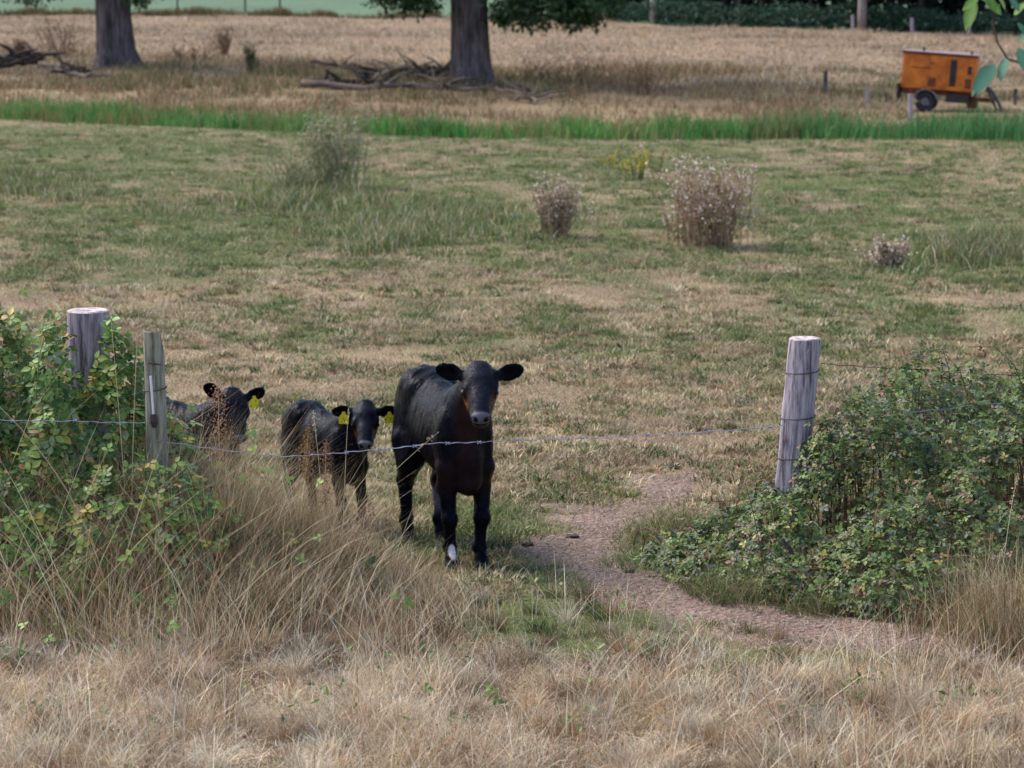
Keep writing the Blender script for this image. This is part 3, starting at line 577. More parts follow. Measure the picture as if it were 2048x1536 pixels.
class SDF:
    def __init__(s, lo, hi, h):
        s.h = h; s.org = np.array(lo, float); s.shape = tuple(np.ceil((np.array(hi)-lo)/h).astype(int)+1); s.F = np.full(s.shape, .2, np.float32)
    def _box(s, lo, hi):
        a = np.clip(np.floor((np.array(lo)-s.org)/s.h).astype(int), 0, np.array(s.shape)-1); b = np.clip(np.ceil((np.array(hi)-s.org)/s.h).astype(int)+1, 1, s.shape)
        sl = tuple(slice(i, j) for i, j in zip(a, b))
        g = np.meshgrid(*[s.org[i]+np.arange(a[i], b[i])*s.h for i in range(3)], indexing='ij'); return sl, np.stack(g, -1)
    def _mix(s, sl, d, k, sub=False):
        A = s.F[sl]
        if sub: A = -A
        hh = np.maximum(k-np.abs(A-d), 0)/k; r = np.minimum(A, d)-hh*hh*k/4
        s.F[sl] = -r if sub else r
    def cone(s, a, b, ra, rb, k=.03):
        a = np.array(a, float); b = np.array(b, float); m = max(ra, rb)+k+.03
        sl, P = s._box(np.minimum(a, b)-m, np.maximum(a, b)+m); d = b-a; t_ = np.clip(((P-a)@d)/(d@d), 0, 1)
        s._mix(sl, np.linalg.norm(P-a-t_[..., None]*d, axis=-1)-(ra+t_*(rb-ra)), k)
    def ell(s, c, r, rot=None, k=.03, sub=False):
        c = np.array(c, float); r = np.array(r, float); m = r.max()+k+.03; sl, P = s._box(c-m, c+m); q = P-c
        if rot is not None: q = q@np.array(rot)
        k0 = np.linalg.norm(q/r, axis=-1); k1 = np.linalg.norm(q/r**2, axis=-1)+1e-6; d = k0*(k0-1)/k1
        if sub:
            A = s.F[sl]; hh = np.maximum(k-np.abs(-d-A), 0)/k; s.F[sl] = np.maximum(A, -d)+hh*hh*k/4
        else: s._mix(sl, d, k)
    def mesh(s): return surfnet(s.F, s.org, s.h)
M_hide = mat('calf_hide', tint=True, rough=.36, spec=.075, noise=[(14, (.7, .7, .7), (1.3, 1.3, 1.3), .35, .65)], bump=(130, .004, .5))
M_coat = mat('calf_hair', tint=True, rough=.4, spec=.06)
for m_ in (M_hide, M_coat):
    p_ = [q for q in m_.node_tree.nodes if q.type == 'BSDF_PRINCIPLED'][0]; p_.inputs['Specular Tint'].default_value = (.62, .72, 1, 1)
M_eye = mat('calf_eye', base=(.006, .006, .007), rough=.08, spec=.8)
M_tag = mat('yellow_ear_tag', base=lin(236, 214, 20), rough=.5, noise=[(95, (.35, .35, .3), (1, 1, 1), .38, .47)])
def rotm(yaw, pitch, roll=0):   # head frame: x towards the nose, z over the forehead
    return np.array(Matrix.Rotation(yaw, 3, 'Z')@Matrix.Rotation(pitch, 3, 'Y')@Matrix.Rotation(roll, 3, 'X'))
def calf(label, loc, heading, S, poll, hyaw, hpitch, hroll=0, ears=((20, 10), (20, 10)), tags=(), hs=1.0, brown=1.0, white_foot=True, legs=None, earlen=1.0, domed=0):
    """local frame: x forward, z up, unscaled calf of .92 m; S scales it"""
    th = thing('calf', label, 'calf', loc, heading)
    f = SDF((-.62, -.34, -.02), (.86, .34, 1.22), .0055)
    E, Cn = f.ell, f.cone
    E((.10, 0, .65), (.28, .145, .225), k=.05); E((-.07, 0, .665), (.31, .155, .185), k=.06); E((-.32, 0, .745), (.18, .135, .175), k=.06)
    Cn((-.36, 0, .895), (-.08, 0, .835), .05, .05, .06); Cn((-.08, 0, .835), (.0, 0, .80), .05, .05, .06); Cn((0, 0, .80), (.22, 0, .845), .05, .045, .05)
    E((.23, 0, .79), (.14, .075, .11), k=.06); E((-.12, 0, .765), (.24, .125, .10), k=.06)
    for s_ in (-1, 1): E((-.34, s_*.065, .79), (.15, .085, .11), k=.05)
    for s_ in (-1, 1):
        Cn((-.24, s_*.085, .845), (-.31, s_*.075, .86), .045, .045, .07); Cn((-.31, s_*.075, .86), (-.44, s_*.05, .80), .045, .04, .07)
        E((.285, s_*.100, .645), (.085, .048, .165), k=.045); E((.315, s_*.090, .54), (.058, .046, .11), k=.025)
        E((-.34, s_*.105, .60), (.135, .07, .20), k=.05); E((-.24, s_*.125, .52), (.08, .045, .09), k=.04)
    E((.36, 0, .56), (.085, .072, .14), k=.035); E((.34, 0, .45), (.08, .06, .07), k=.05)
    L = legs or {}
    for s_ in (-1, 1):
        fx, fy = L.get('f%d' % s_, (0, 0)); hx, hy = L.get('h%d' % s_, (0, 0)); yf = s_*.092; yh = s_*.1
        J = [(.31, s_*.095, .52), (.285, s_*.090, .42), (.32+fx*.45, yf+fy*.5, .255), (.318+fx*.9, yf+fy, .11), (.345+fx, yf+fy, .055), (.365+fx, yf+fy, .022)]
        RR = [.058, .045, .034, .0265, .030, .036]
        for a, b, ra, rb_ in zip(J[:-1], J[1:], RR[:-1], RR[1:]): Cn(a, b, ra, rb_, .022)
        E((J[2][0]+.012, J[2][1], .262), (.034, .040, .045), k=.02); E((J[3][0]-.008, J[3][1], .112), (.034, .036, .032), k=.02)
        E((J[5][0]+.005, J[5][1], .02), (.05, .043, .034), k=.015)
        J = [(-.30, s_*.115, .56), (-.25+hx*.2, s_*.12, .47), (-.415+hx*.6, yh+hy*.6, .315), (-.385+hx, yh+hy, .12), (-.36+hx, yh+hy, .06), (-.335+hx, yh+hy, .022)]
        RR = [.088, .07, .037, .029, .031, .037]
        for a, b, ra, rb_ in zip(J[:-1], J[1:], RR[:-1], RR[1:]): Cn(a, b, ra, rb_, .025)
        Cn((-.40, s_*.10, .56), (J[2][0]-.005, J[2][1], .34), .06, .028, .04)
        E((J[3][0]-.008, J[3][1], .12), (.034, .036, .032), k=.02); E((J[5][0]+.005, J[5][1], .02), (.048, .042, .034), k=.015)
    Cn((-.455, 0, .87), (-.51, .01, .68), .028, .02, .03); Cn((-.51, .01, .68), (-.50, .02, .42), .018, .016, .015); Cn((-.50, .02, .42), (-.49, .02, .40), .022, .012, .015)
    # head
    Rh = rotm(hyaw, hpitch, hroll); O = np.array(poll, float)
    def T(p): return O+Rh@(np.array(p, float)*hs)
    def HE(c, r, k=.02, sub=False, rot=None): E(T(c), np.array(r)*hs, Rh if rot is None else Rh@rot, k, sub)
    def HC(a, b, ra, rb_, k=.02): Cn(T(a), T(b), ra*hs, rb_*hs, k)
    Cn((.18, 0, .75), T((-.005, 0, -.075)), .118, .066*hs, .05); Cn((.31, 0, .60), T((.05, 0, -.13)), .082, .040*hs, .05); Cn((.25, 0, .67), T((.02, 0, -.10)), .122, .058*hs, .05)
    HE((.055, 0, -.052), (.088, .087, .074)); HE((-.01+domed, 0, -.03), (.045, .052, .042), .04)
    for s_ in (-1, 1):
        HE((.118, s_*.066, -.044), (.044, .029, .036), .025)
        HC((.07, s_*.042, -.115), (.20, s_*.026, -.095), .048, .034, .03)
    HC((.09, 0, -.058), (.235, 0, -.052), .070, .047, .03); HE((.17, 0, -.03), (.09, .045, .03), .03)
    HC((.12, 0, -.105), (.27, 0, -.092), .045, .028, .03)
    HE((.272, 0, -.055), (.048, .055, .045), .02); HE((.305, 0, -.046), (.026, .050, .034), .015); HE((.275, 0, -.104), (.042, .042, .025), .012)
    for s_ in (-1, 1):
        HE((.326, s_*.034, -.040), (.017, .013, .012), .008, True)
        HE((.128, s_*.088, -.050), (.024, .014, .017), .012, True)
    HE((.318, 0, -.083), (.022, .055, .0045), .006, True)
    ear_c = []
    for s_, (up, fwd) in zip((-1, 1), ears):     # -1: the calf's right ear (viewer's left)
        d = np.array([math.sin(R(-fwd))*math.cos(R(up)) , s_*math.cos(R(fwd))*math.cos(R(up)), math.sin(R(up))]); 
        # directions given in a level frame that turns with the head's yaw
        Ry = rotm(hyaw, 0, hroll); dw = Ry@d; face = Ry@np.array([1., 0, -.25]); face -= dw*(face@dw); face /= np.linalg.norm(face); ver = np.cross(face, dw)
        b = T((.022, s_*.072, -.045)); l = .138*hs*earlen; RE = np.stack([dw, ver, face], 1)
        Cn(b, b+dw*l*.35, .024*hs, .024*hs, .02)
        E(b+dw*l*.58+ver*0, (l*.46, .046*hs, .013), RE, .014); E(b+dw*l*.86+ver*.004, (l*.26, .027*hs, .011), RE, .02)
        E(b+dw*l*.60+face*.016, (l*.40, .034*hs, .013), RE, .006, True)
        ear_c.append((b, dw, ver, face, l))
    V, Q = f.mesh()
    # light smoothing
    for _ in range(3):
        acc = np.zeros_like(V); cnt = np.zeros(len(V))
        for i in range(4):
            np.add.at(acc, Q[:, i], V[Q[:, (i+1) % 4]]); np.add.at(cnt, Q[:, i], 1)
        V = V*.5+.5*acc/np.maximum(cnt, 1)[:, None]
    # folds of skin and muscle
    nrm = np.zeros_like(V); a_ = V[Q[:, 2]]-V[Q[:, 0]]; b_ = V[Q[:, 3]]-V[Q[:, 1]]; fn_ = np.cross(a_, b_)
    for i in range(4): np.add.at(nrm, Q[:, i], fn_)
    nrm /= np.linalg.norm(nrm, axis=1)[:, None]+1e-9
    H0 = (V-O)@Rh/hs; hm_ = np.clip((H0[:, 0]+.03)/.05, 0, 1)*(np.linalg.norm(H0-[.15, 0, -.05], axis=1) < .24)
    dz = (fbm(V[:, 0]*1.3+V[:, 1], V[:, 2]*.8, .09, 7, 3)-.5)*.012+(fbm(V[:, 0]+V[:, 1]*.5, V[:, 2]*.45, .028, 9, 2)-.5)*.006
    V = V+nrm*(dz*(1-.8*hm_)*np.clip(V[:, 2]/.3, .25, 1))[:, None]
    # coat colours, painted sheen on the face, darker eye hollows
    H = (V-O)@Rh/hs; n = len(V)
    c = np.tile(np.array([.0020, .0020, .0040]), (n, 1))
    def put(m, colr): 
        nonlocal c; m = np.clip(m, 0, 1)[:, None]; c = c*(1-m)+np.array(colr)*m
    inhead = (H[:, 0] > -.02) & (np.abs(H[:, 1]) < .12) & (H[:, 2] > -.2)
    low = np.clip((.62-V[:, 2])/.15, 0, 1)*np.clip((V[:, 2]-.36)/.08, 0, 1)*np.clip((V[:, 0]-.1)/.15, 0, 1)
    put(low*.3*brown, (.045, .02, .018))
    put(np.exp(-((V[:, 1]+.0)/.075)**2)*np.clip((V[:, 0]-.30)/.08, 0, 1)*np.clip((.86-V[:, 2])/.08, 0, 1)*np.clip((V[:, 2]-.5)/.2, 0, 1)*(H[:, 2] < -.09)*.4*brown, (.055, .022, .014))
    put(inhead*np.exp(-((H[:, 0]-.165)/.045)**2-((np.abs(H[:, 1])-.064)/.026)**2-((H[:, 2]+.082)/.05)**2)*1.2*brown, (.14, .046, .014))
    put((np.exp(-((H[:, 0]-.10)/.11)**2-((H[:, 2]+.17)/.05)**2-(H[:, 1]/.06)**2))*.8*brown, (.11, .04, .018))
    fr = inhead*np.clip((H[:, 2]+.05)/.03, 0, 1)*np.exp(-(H[:, 1]/.05)**2); put(fr*.6, (.022, .022, .031)); put(inhead*(H[:, 2] > -.09)*(H[:, 0] > .0)*.25, (.016, .016, .023))  # grey-blue sheen of forehead, nose bridge and face put into the colour
    put(inhead*np.clip((H[:, 0]-.292)/.012, 0, 1)*np.clip((H[:, 2]+.083)/.008, 0, 1)*np.clip((.05-np.abs(H[:, 1]))/.01, 0, 1)*.9, (.145, .135, .17))
    put(inhead*np.clip((H[:, 0]-.27)/.02, 0, 1)*np.clip((-.09-H[:, 2])/.01, 0, 1)*.5, (.05, .045, .05))
    for s_ in (-1, 1): 
        d = np.linalg.norm(H-np.array([.329, s_*.031, -.040]), axis=1); put((d < .0175)*.97, (.002, .002, .002))
        d = np.linalg.norm((H-np.array([.128, s_*.086, -.050]))/[1.2, 1, 1], axis=1); put(np.clip((.042-d)/.014, 0, 1)*.97, (.0015, .0015, .0015))
    hoof = V[:, 2] < .042; put(hoof*.9, (.016, .015, .018))
    if white_foot:
        d = np.hypot(V[:, 1]+.080, (V[:, 2]-.095)/2.0); put(np.clip((.0205-d)/.004, 0, 1)*(V[:, 0] > .30)*(V[:, 2] > .05), (.62, .58, .6))
        put(np.clip((.10-np.abs(V[:, 2]-.24))/.02, 0, 1)*np.clip((V[:, 1]-.055+0)/.01, 0, 1)*0, (.3, .28, .32))
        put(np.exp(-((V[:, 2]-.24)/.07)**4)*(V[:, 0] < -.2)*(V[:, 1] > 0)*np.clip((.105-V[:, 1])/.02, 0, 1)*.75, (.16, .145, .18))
    ob = meshnp('body', V*S, Q, M_hide, th, c, smooth=True)
    m = 30000; fi = rng.choice(len(Q), m); bw = rng.random((m, 2)); q_ = Q[fi]; A_, B_, C_, D_ = (V[q_[:, i]] for i in range(4))
    p0 = (A_*(1-bw[:, :1])+B_*bw[:, :1])*(1-bw[:, 1:])+(D_*(1-bw[:, :1])+C_*bw[:, :1])*bw[:, 1:]; nn = nrm[q_[:, 0]]; cc_ = c[q_[:, 0]]
    hd = np.tile(np.array([-.8, 0, -.75]), (m, 1))+rng.normal(0, .35, (m, 3)); hd -= nn*np.sum(hd*nn, 1)[:, None]; hd /= np.linalg.norm(hd, axis=1)[:, None]; wd_ = np.cross(nn, hd)
    keep = (np.linalg.norm((p0-O)@Rh/hs-[.31, 0, -.06], axis=1) > .07) & (p0[:, 2] > .05); p0, nn, cc_, hd, wd_ = p0[keep], nn[keep], cc_[keep], hd[keep], wd_[keep]; m = len(p0)
    ln_ = rng.uniform(.010, .020, m)[:, None]; Vh = np.stack([p0-wd_*.0011, p0+wd_*.0011, p0+hd*ln_+nn*ln_*.32], 1).reshape(-1, 3)
    meshnp('coat_hair', Vh*S, np.arange(3*m).reshape(-1, 3), M_coat, th, np.repeat(cc_*rng.uniform(.6, 2.2, (m, 1)), 3, 0))
    for s_ in (-1, 1):
        me = bpy.data.meshes.new('eye'); import bmesh
        bm = bmesh.new(); bmesh.ops.create_uvsphere(bm, u_segments=16, v_segments=10, radius=.021*hs*S); bm.to_mesh(me); bm.free()
        for p in me.polygons: p.use_smooth = True
        me.materials.append(M_eye); e = bpy.data.objects.new('eye', me); COL.objects.link(e); e.parent = th; e.location = T((.127, s_*.073, -.050))*S
    for (i, drop, wdt) in tags:
        b, dw, ver, face, l = ear_c[i]; down = np.array([0, 0, -1.]); c0 = b+dw*l*drop+face*.014; X_ = dw-down*(dw@down); X_ /= np.linalg.norm(X_); N_ = np.cross(X_, down)
        if N_@face < 0: N_ = -N_
        w2 = wdt*.5; hh_ = wdt*1.15; out = [(-w2, hh_), (w2, hh_), (w2*1.02, hh_*.35), (w2*.45, hh_*.15), (w2*.3, -.006), (-w2*.3, -.006), (-w2*.45, hh_*.15), (-w2*1.02, hh_*.35)]
        Vt = np.array([c0+X_*a+down*d_+N_*o_ for o_ in (.006, .009) for (a, d_) in out]); k = len(out); mb = MB()
        mb.add(Vt, [[k, k+1, k+2, k+7], [k+7, k+2, k+3, k+6], [k+6, k+3, k+4, k+5], [1, 0, 7, 2], [2, 7, 6, 3], [3, 6, 5, 4]]+[[j, (j+1) % k, k+(j+1) % k, k+j] for j in range(k)])
        mb.V = [v_*S for v_ in mb.V]; tg = mb.build('ear_tag', M_tag, th)
        m2 = MB(); m2.tube([(c0+N_*.004+down*.004)*S, (c0+N_*.014+down*.004)*S], .006*S, 8); m2.build('stud', M_tag, tg)
    return th
fc = ground(936, 1138); HD = math.atan2(-.944, .33)
def place(fcen, heading, S, xf=.35):   # origin so that the front hooves stand at fcen
    d = Vector((math.cos(heading), math.sin(heading), 0)); p = Vector(fcen)-d*xf*S; p.z = min(float(zt(p.x+d.x*k, p.y+d.y*k)) for k in (-.35*S, 0, .35*S))-.004; return p
calf('tallest black calf with brown cheeks and one white pastern, facing the wire', place(fc, HD, 1), HD, 1.0, (.435, .035, 1.045), R(-17), R(37), ears=((15, 12), (12, 12)), legs={'f-1': (-.02, .015), 'f1': (0.02, -.025), 'h-1': (.0, .0), 'h1': (.05, -.03)})
H2 = math.atan2(-.80, .60)
calf('smaller black calf with yellow tags in both ears, standing in the middle', place(ground(708, 1070), H2, .71), H2, .71, (.43, .06, 1.0), R(-34), R(40), ears=((2, 10), (0, 10)), tags=((0, .5, .075), (1, .62, .072)), hs=1.13, brown=.35, white_foot=False, domed=-.012)
H3 = math.atan2(-.55, .83)
calf('black calf half hidden behind the left brambles with one yellow ear tag', place(ground(456, 1085), H3, .82), H3, .82, (.42, .0, 1.0), R(-36), R(52), ears=((45, 5), (14, 10)), tags=((1, .45, .062),), hs=1.0, brown=.2, white_foot=False)
# ------------------------------------------------------------------ big trees
def crown(name, parent, blobs, n, sc, pal, o0, seed, flat=.5):
    w_ = np.array([b[3]*b[4]*b[5] for b in blobs])**.42; w_ /= w_.sum(); ci = rng.choice(len(blobs), n, p=w_); B = np.array(blobs)[ci]
    d = rng.standard_normal((n, 3)); d /= np.linalg.norm(d, axis=1)[:, None]; rr = rng.random(n)**.45
    P = B[:, :3]+d*rr[:, None]*B[:, 3:6]*(1+.25*rng.standard_normal((n, 1))*.5)
    cl = vnoise(P[:, 0]*1.3+P[:, 2], P[:, 1]*1.3+P[:, 2]*.7, .8, seed); k = cl > .33; P, cl, d = P[k], cl[k], d[k]; n = len(P)
    col = pal[rng.integers(0, len(pal), n)]*(.75+.5*vnoise(P[:, 0], P[:, 2], 1.1, seed+3))[:, None]
    return scatter(name, QUAD, P-o0, d*.6+np.array([0, 0, .8])+rng.standard_normal((n, 3))*.5, rng.uniform(sc*.6, sc*1.3, n), jit(col, n, .15), M_tleaf, parent)
OAK = np.array([lin(62, 88, 50), lin(78, 104, 60), lin(50, 74, 44), lin(92, 116, 74)])
def oak(label, base, wid, lean, blobs, n, seed, flare=1.0, sc=.16):
    base = Vector(base); th = thing('oak_tree', label, 'tree', base); o0 = np.array(base); k = 28; prof = [(-.3, 1.45), (0, 1.28), (.25, 1.16), (.6, 1.06), (1.2, 1.0), (2.2, .95), (3.5, .93), (5.5, .9)]
    mb = MB(); V = []
    for (z, s_) in prof:
        for j in range(k):
            a = j/k*2*math.pi; rt_ = 1+.10*flare*math.exp(-max(z, 0)/.5)*math.cos(5*a+seed)+.05*flare*math.cos(9*a+seed*2+z)+.06*(z < .5)*flare*math.cos(3*a)
            V.append((math.cos(a)*wid/2*s_*rt_+lean*z, math.sin(a)*wid/2*s_*rt_, z))
    mb.add(V, [[i*k+j, i*k+(j+1) % k, (i+1)*k+(j+1) % k, (i+1)*k+j] for i in range(len(prof)-1) for j in range(k)])
    mb.build('trunk', M_bark, th, smooth=True)
    ml = MB(); top = np.array([lean*5.3, 0, 5.2])
    for i in range(9):
        a = i/9*2*math.pi+seed; e = top+np.array([math.cos(a)*5.5, math.sin(a)*5.5, rng.uniform(0, 5)]); m_ = (top+e)/2+[0, 0, 1.2]; t_ = np.linspace(0, 1, 9)[:, None]
        ml.tube((1-t_)**2*(top-[0, 0, .8])+2*t_*(1-t_)*m_+t_**2*e, np.linspace(.3, .05, 9)*wid, 8, cap=False)
        for q in range(4):
            s0 = (1-t_[5+q % 3])**2*top+2*t_[5+q % 3]*(1-t_[5+q % 3])*m_+t_[5+q % 3]**2*e; e2 = s0+np.array([rng.normal(0, 1.3), rng.normal(0, 1.3), rng.uniform(-2.4, .6)])
            ml.tube(np.array([s0, (s0+e2)/2+[0, 0, .3], e2]), [.07, .05, .02], 5, cap=False)
    ml.build('limbs', M_bark, th)
    crown('crown', th, blobs, n, sc, OAK*.85, o0, seed)
    return th
ob_ = ground(943, 168); oz = zt(0, 0)
def OB(u, v, Y, rx, ry, rz): p = at(u, v, Y); return (p.x, p.y, p.z, rx, ry, rz)
Yo = ob_.y
bl = [OB(1100, 15, Yo-1, 2.0, 1.5, .8), OB(1150, 15, Yo, 1.6, 1.5, .7), (at(1000, 0, Yo).x, Yo, 4.2, 2.2, 2.5, 1.1), OB(1195, 5, Yo-.5, .9, 1.2, .7), OB(1040, 15, Yo+1, .9, 1, .6), OB(830, 0, Yo-1, .95, 1., .65), OB(800, -25, Yo, 1.2, 1.2, .9), OB(1010, 30, Yo-2, .5, .5, .4),
      (ob_.x, Yo, 9.5, 8, 8, 4.5), (ob_.x+3, Yo+1, 6, 4.5, 4, 2), (ob_.x-4, Yo+2, 6.5, 4, 4, 2)]
oak('big grey oak trunk in the middle with hanging leaves and fallen branches at its foot', ob_, 1.22, -.028, bl, 34000, 3, sc=.2)
lb_ = ground(232, 132); Yl = lb_.y
bl = [OB(275, -8, Yl-1, .5, .8, .55), OB(60, -6, Yl-1, 1.1, 1.2, .35), (lb_.x, Yl, 9.5, 7, 7, 4.2), (lb_.x-3, Yl, 5.6, 4, 4, 1.6), OB(330, -60, Yl, 1.5, 1.5, 1.0)]
oak('big pale grey tree trunk at the upper left edge of the meadow', lb_, 1.32, -.03, bl, 16000, 5, flare=1.3)
# ------------------------------------------------------------------ fallen branches at the foot of the trees
DB = np.array([lin(112, 100, 94), lin(76, 68, 66), lin(134, 120, 110), lin(60, 54, 52)])
def branch(pts, r, ci, label, grp, forks=12):
    pts = [(u_, v_-5, Y_) for u_, v_, Y_ in pts]; r *= 1.35
    P = [np.array(at(u_, v_, Y_)) for (u_, v_, Y_) in pts]
    o0 = P[0].copy(); th = thing('fallen_branch', label, 'branch', o0, 0, grp); n = 12; k = np.linspace(0, len(P)-1, n)
    Pp = np.array([[np.interp(q, range(len(P)), [p[i] for p in P]) for i in range(3)] for q in k])-o0; Pp += rng.normal(0, r*.35, Pp.shape)
    mb = MB(); mb.tube(Pp, np.linspace(r, r*.45, n), 7, DB[ci], wob=.25)
    for _ in range(forks):
        i = rng.integers(3, n-1); d = rng.normal(0, 1, 3); d[2] = abs(d[2])*.35; d[0] *= 1.3; d /= np.linalg.norm(d); q = Pp[i]; L_ = rng.uniform(.4, 1.3)
        mb.tube(np.array([q, q+d*L_*.5+[0, 0, .05], q+d*L_]), [r*.5, r*.35, r*.15], 5, DB[ci], cap=False)
    mb.build('wood', M_dead, th, smooth=True)
def bz(u_, v_): return ground(u_, v_).y
g1 = 'fallen branches beside the big oak'
BRS = [([(600, 172, 78), (760, 178, 77), (900, 176, 76.5), (1030, 188, 75)], .085, 0, 'long pale fallen trunk lying in front of the oak'),
       ([(608, 170, 79), (700, 172, 79), (800, 170, 79)], .14, 3, 'thick dark log lying left of the oak'),
       ([(740, 165, 80), (780, 148, 80), (820, 140, 80)], .07, 2, 'pale branch slanting up in the brushwood pile left of the oak'),
       ([(800, 140, 80), (850, 150, 80), (892, 158, 80)], .08, 0, 'grey branch slanting down towards the oak trunk'),
       ([(760, 150, 81), (830, 145, 81), (885, 142, 81)], .07, 1, 'dark branch on top of the brushwood pile'),
       ([(720, 160, 80.5), (790, 155, 80.5), (890, 160, 80.5)], .10, 3, 'dark thick branch low in the brushwood pile'),
       ([(620, 128, 88), (680, 135, 86), (760, 152, 83)], .05, 1, 'thin dark branch trailing left from the brushwood pile'),
       ([(830, 162, 79), (870, 150, 79.5), (900, 135, 80)], .06, 1, 'dark branch leaning against the oak trunk'),
       ([(960, 182, 76.5), (1020, 184, 76), (1085, 196, 75)], .06, 1, 'dark branch pointing right past the foot of the oak'),
       ([(800, 135, 81), (845, 158, 80), (880, 168, 79)], .05, 2, 'thin pale branch crossing the brushwood pile'),
       ([(1030, 200, 74), (1055, 202, 73.5), (1075, 206, 73)], .05, 2, 'short pale stick lying in the brown grass right of the oak')]
for p_, r_, c_, l_ in BRS:
    branch([(u_, v_, min(Y_, bz(u_, v_+4))) for u_, v_, Y_ in p_], r_, c_, l_, g1)
g2 = 'fallen branches beside the left tree'
for p_, r_, c_, l_ in [([(-20, 132, 85), (40, 122, 86), (80, 118, 87)], .14, 1, 'dark fallen branch at the left picture edge'),
                       ([(-10, 140, 84), (30, 133, 84), (75, 130, 84)], .08, 3, 'dark log beneath the left edge brushwood'),
                       ([(90, 138, 84), (135, 150, 82), (185, 160, 80)], .08, 0, 'pale fallen branch left of the pale tree trunk'),
                       ([(100, 150, 82), (150, 145, 82), (190, 150, 82)], .05, 1, 'thin branch just left of the pale tree trunk')]:
    branch([(u_, v_, min(Y_, bz(u_, v_+4))) for u_, v_, Y_ in p_], r_, c_, l_, g2)
# weeds and shrubs on the bank
def weed(name, label, cat, u_, v_, h_, w_, n, cols, head=None, group=None, hsz=.02, lean=.35, sw=.006, leaf=0, leafc=None, hz=(.55, 1.02)):
    b = ground(u_, v_); th = thing(name, label, cat, b, 0, group); r = rng.standard_normal((n, 2))*w_*.2; az = np.arctan2(r[:, 1], r[:, 0])+rng.normal(0, .7, n)
    d = np.stack([np.cos(az), np.sin(az)], -1); ln = rng.random(n)**.9*w_*.42
    hh = h_*(.35+.67*rng.random(n)**.7)*(.72+.5*vnoise(r[:, 0]*6/w_+u_, r[:, 1]*6/w_, .8)); mb = MB(); tips = []
    for i in range(n):
        a = np.array([r[i, 0], r[i, 1]*.6, -.02]); e = a+np.array([d[i, 0]*ln[i], d[i, 1]*ln[i]*.7, hh[i]*(1-.25*(ln[i]/(w_*.5+1e-6))**2)]); m_ = a*.5+e*.5+np.array([-d[i, 0]*ln[i]*.18, 0, hh[i]*.1])
        t_ = np.linspace(0, 1, 5)[:, None]; Pp = (1-t_)**2*a+2*t_*(1-t_)*m_+t_**2*e; mb.tube(Pp, np.linspace(sw, sw*.5, 5), 3, cols[rng.integers(0, len(cols))]*rng.uniform(.8, 1.15), cap=False); tips.append(e)
        for _ in range(4):
            q = Pp[rng.integers(2, 5)]; e2 = q+np.array([rng.normal(0, .07*h_), rng.normal(0, .07*h_), rng.uniform(.05, .17)*h_]); mb.tube([q, (q+e2)/2+[0, 0, .01], e2], sw*.45, 3, cols[rng.integers(0, len(cols))], cap=False); tips.append(e2)
    mb.build('stems', M_stem, th); tips = np.array(tips)
    if head is not None:
        P = np.repeat(tips, 4, 0)+rng.normal(0, hsz*.55, (len(tips)*4, 3)); m = len(P)
        sf_ = scatter('seed_flower_heads', QUAD, P, rng.standard_normal((m, 3)), rng.uniform(.6, 1.4, m)*hsz, jit(head[rng.integers(0, len(head), m)], m, .12), M_straw, th); tag(sf_, kind='stuff')  # seed heads at the stem tips, yellow flowers on the ragwort
    if leaf:
        P = np.stack([rng.normal(0, w_*.2, leaf), rng.normal(0, w_*.15, leaf), rng.random(leaf)**1.3*h_*.8], -1)
        scatter('leaves', QUAD, P, rng.standard_normal((leaf, 3))+[0, -.4, .6], rng.uniform(.04, .1, leaf)*max(.6, h_), jit(leafc[rng.integers(0, len(leafc), leaf)], leaf, .15), M_leaf, th)
    return th
SILV = np.array([lin(214, 196, 180), lin(190, 164, 142), lin(234, 222, 212), lin(164, 138, 118)]); TST = np.array([lin(158, 130, 104), lin(136, 108, 88), lin(176, 148, 120)])
GL = np.array([lin(84, 104, 66), lin(70, 90, 56), lin(110, 118, 80)]); GS = np.array([lin(140, 146, 104), lin(160, 154, 118), lin(176, 166, 136)])
tg_ = 'dead thistle clumps in the pasture'
weed('thistle', 'large pale seeded thistle clump, widest of those in the pasture', 'thistle', 1420, 492, 1.05, .85, 130, TST, SILV, tg_, .032, leaf=260, leafc=np.vstack([TST, GL[:1]]), sw=.006)
weed('thistle', 'side shoot of dead thistle leaning left of the largest clump', 'thistle', 1368, 482, .62, .5, 26, TST, SILV, tg_, .028, leaf=60, leafc=TST, sw=.005)
weed('thistle', 'medium lilac grey thistle clump in the middle of the pasture', 'thistle', 1112, 474, .72, .46, 80, TST*.95, SILV, tg_, .028, leaf=240, leafc=np.vstack([TST*.9, GL]), sw=.006)
weed('thistle', 'squat thistle clump at the right, smallest of the pasture', 'thistle', 1772, 540, .36, .4, 50, TST, SILV, tg_, .03, leaf=330, leafc=np.vstack([TST*.6, GL*.8, GL*.7]), sw=.006)
weed('thistle', 'tall grey green thistle clump standing before the bright ditch grass', 'thistle', 668, 382, 1.35, .95, 90, GS, np.vstack([SILV[:2]*.85, GS]), tg_, .032, leaf=320, leafc=GS, sw=.009)
weed('thistle', 'low grey weed patch left of the tall grey green thistle', 'thistle', 600, 385, .62, .9, 50, GS, GS, tg_, .03, leaf=400, leafc=np.vstack([GS, GL]), sw=.008)
YEL = np.array([lin(208, 190, 40), lin(190, 170, 50)])
weed('ragwort', 'yellow flowering ragwort right of the middle of the pasture', 'weed', 1270, 360, .48, .45, 16, GL, YEL, 'ragwort plants', .035, leaf=120, leafc=np.vstack([GL, YEL[:1]*.7]), sw=.008)
weed('ragwort', 'small yellow ragwort left of the larger ragwort', 'weed', 1212, 338, .25, .3, 7, GL, YEL, 'ragwort plants', .03, leaf=30, leafc=GL, sw=.008)
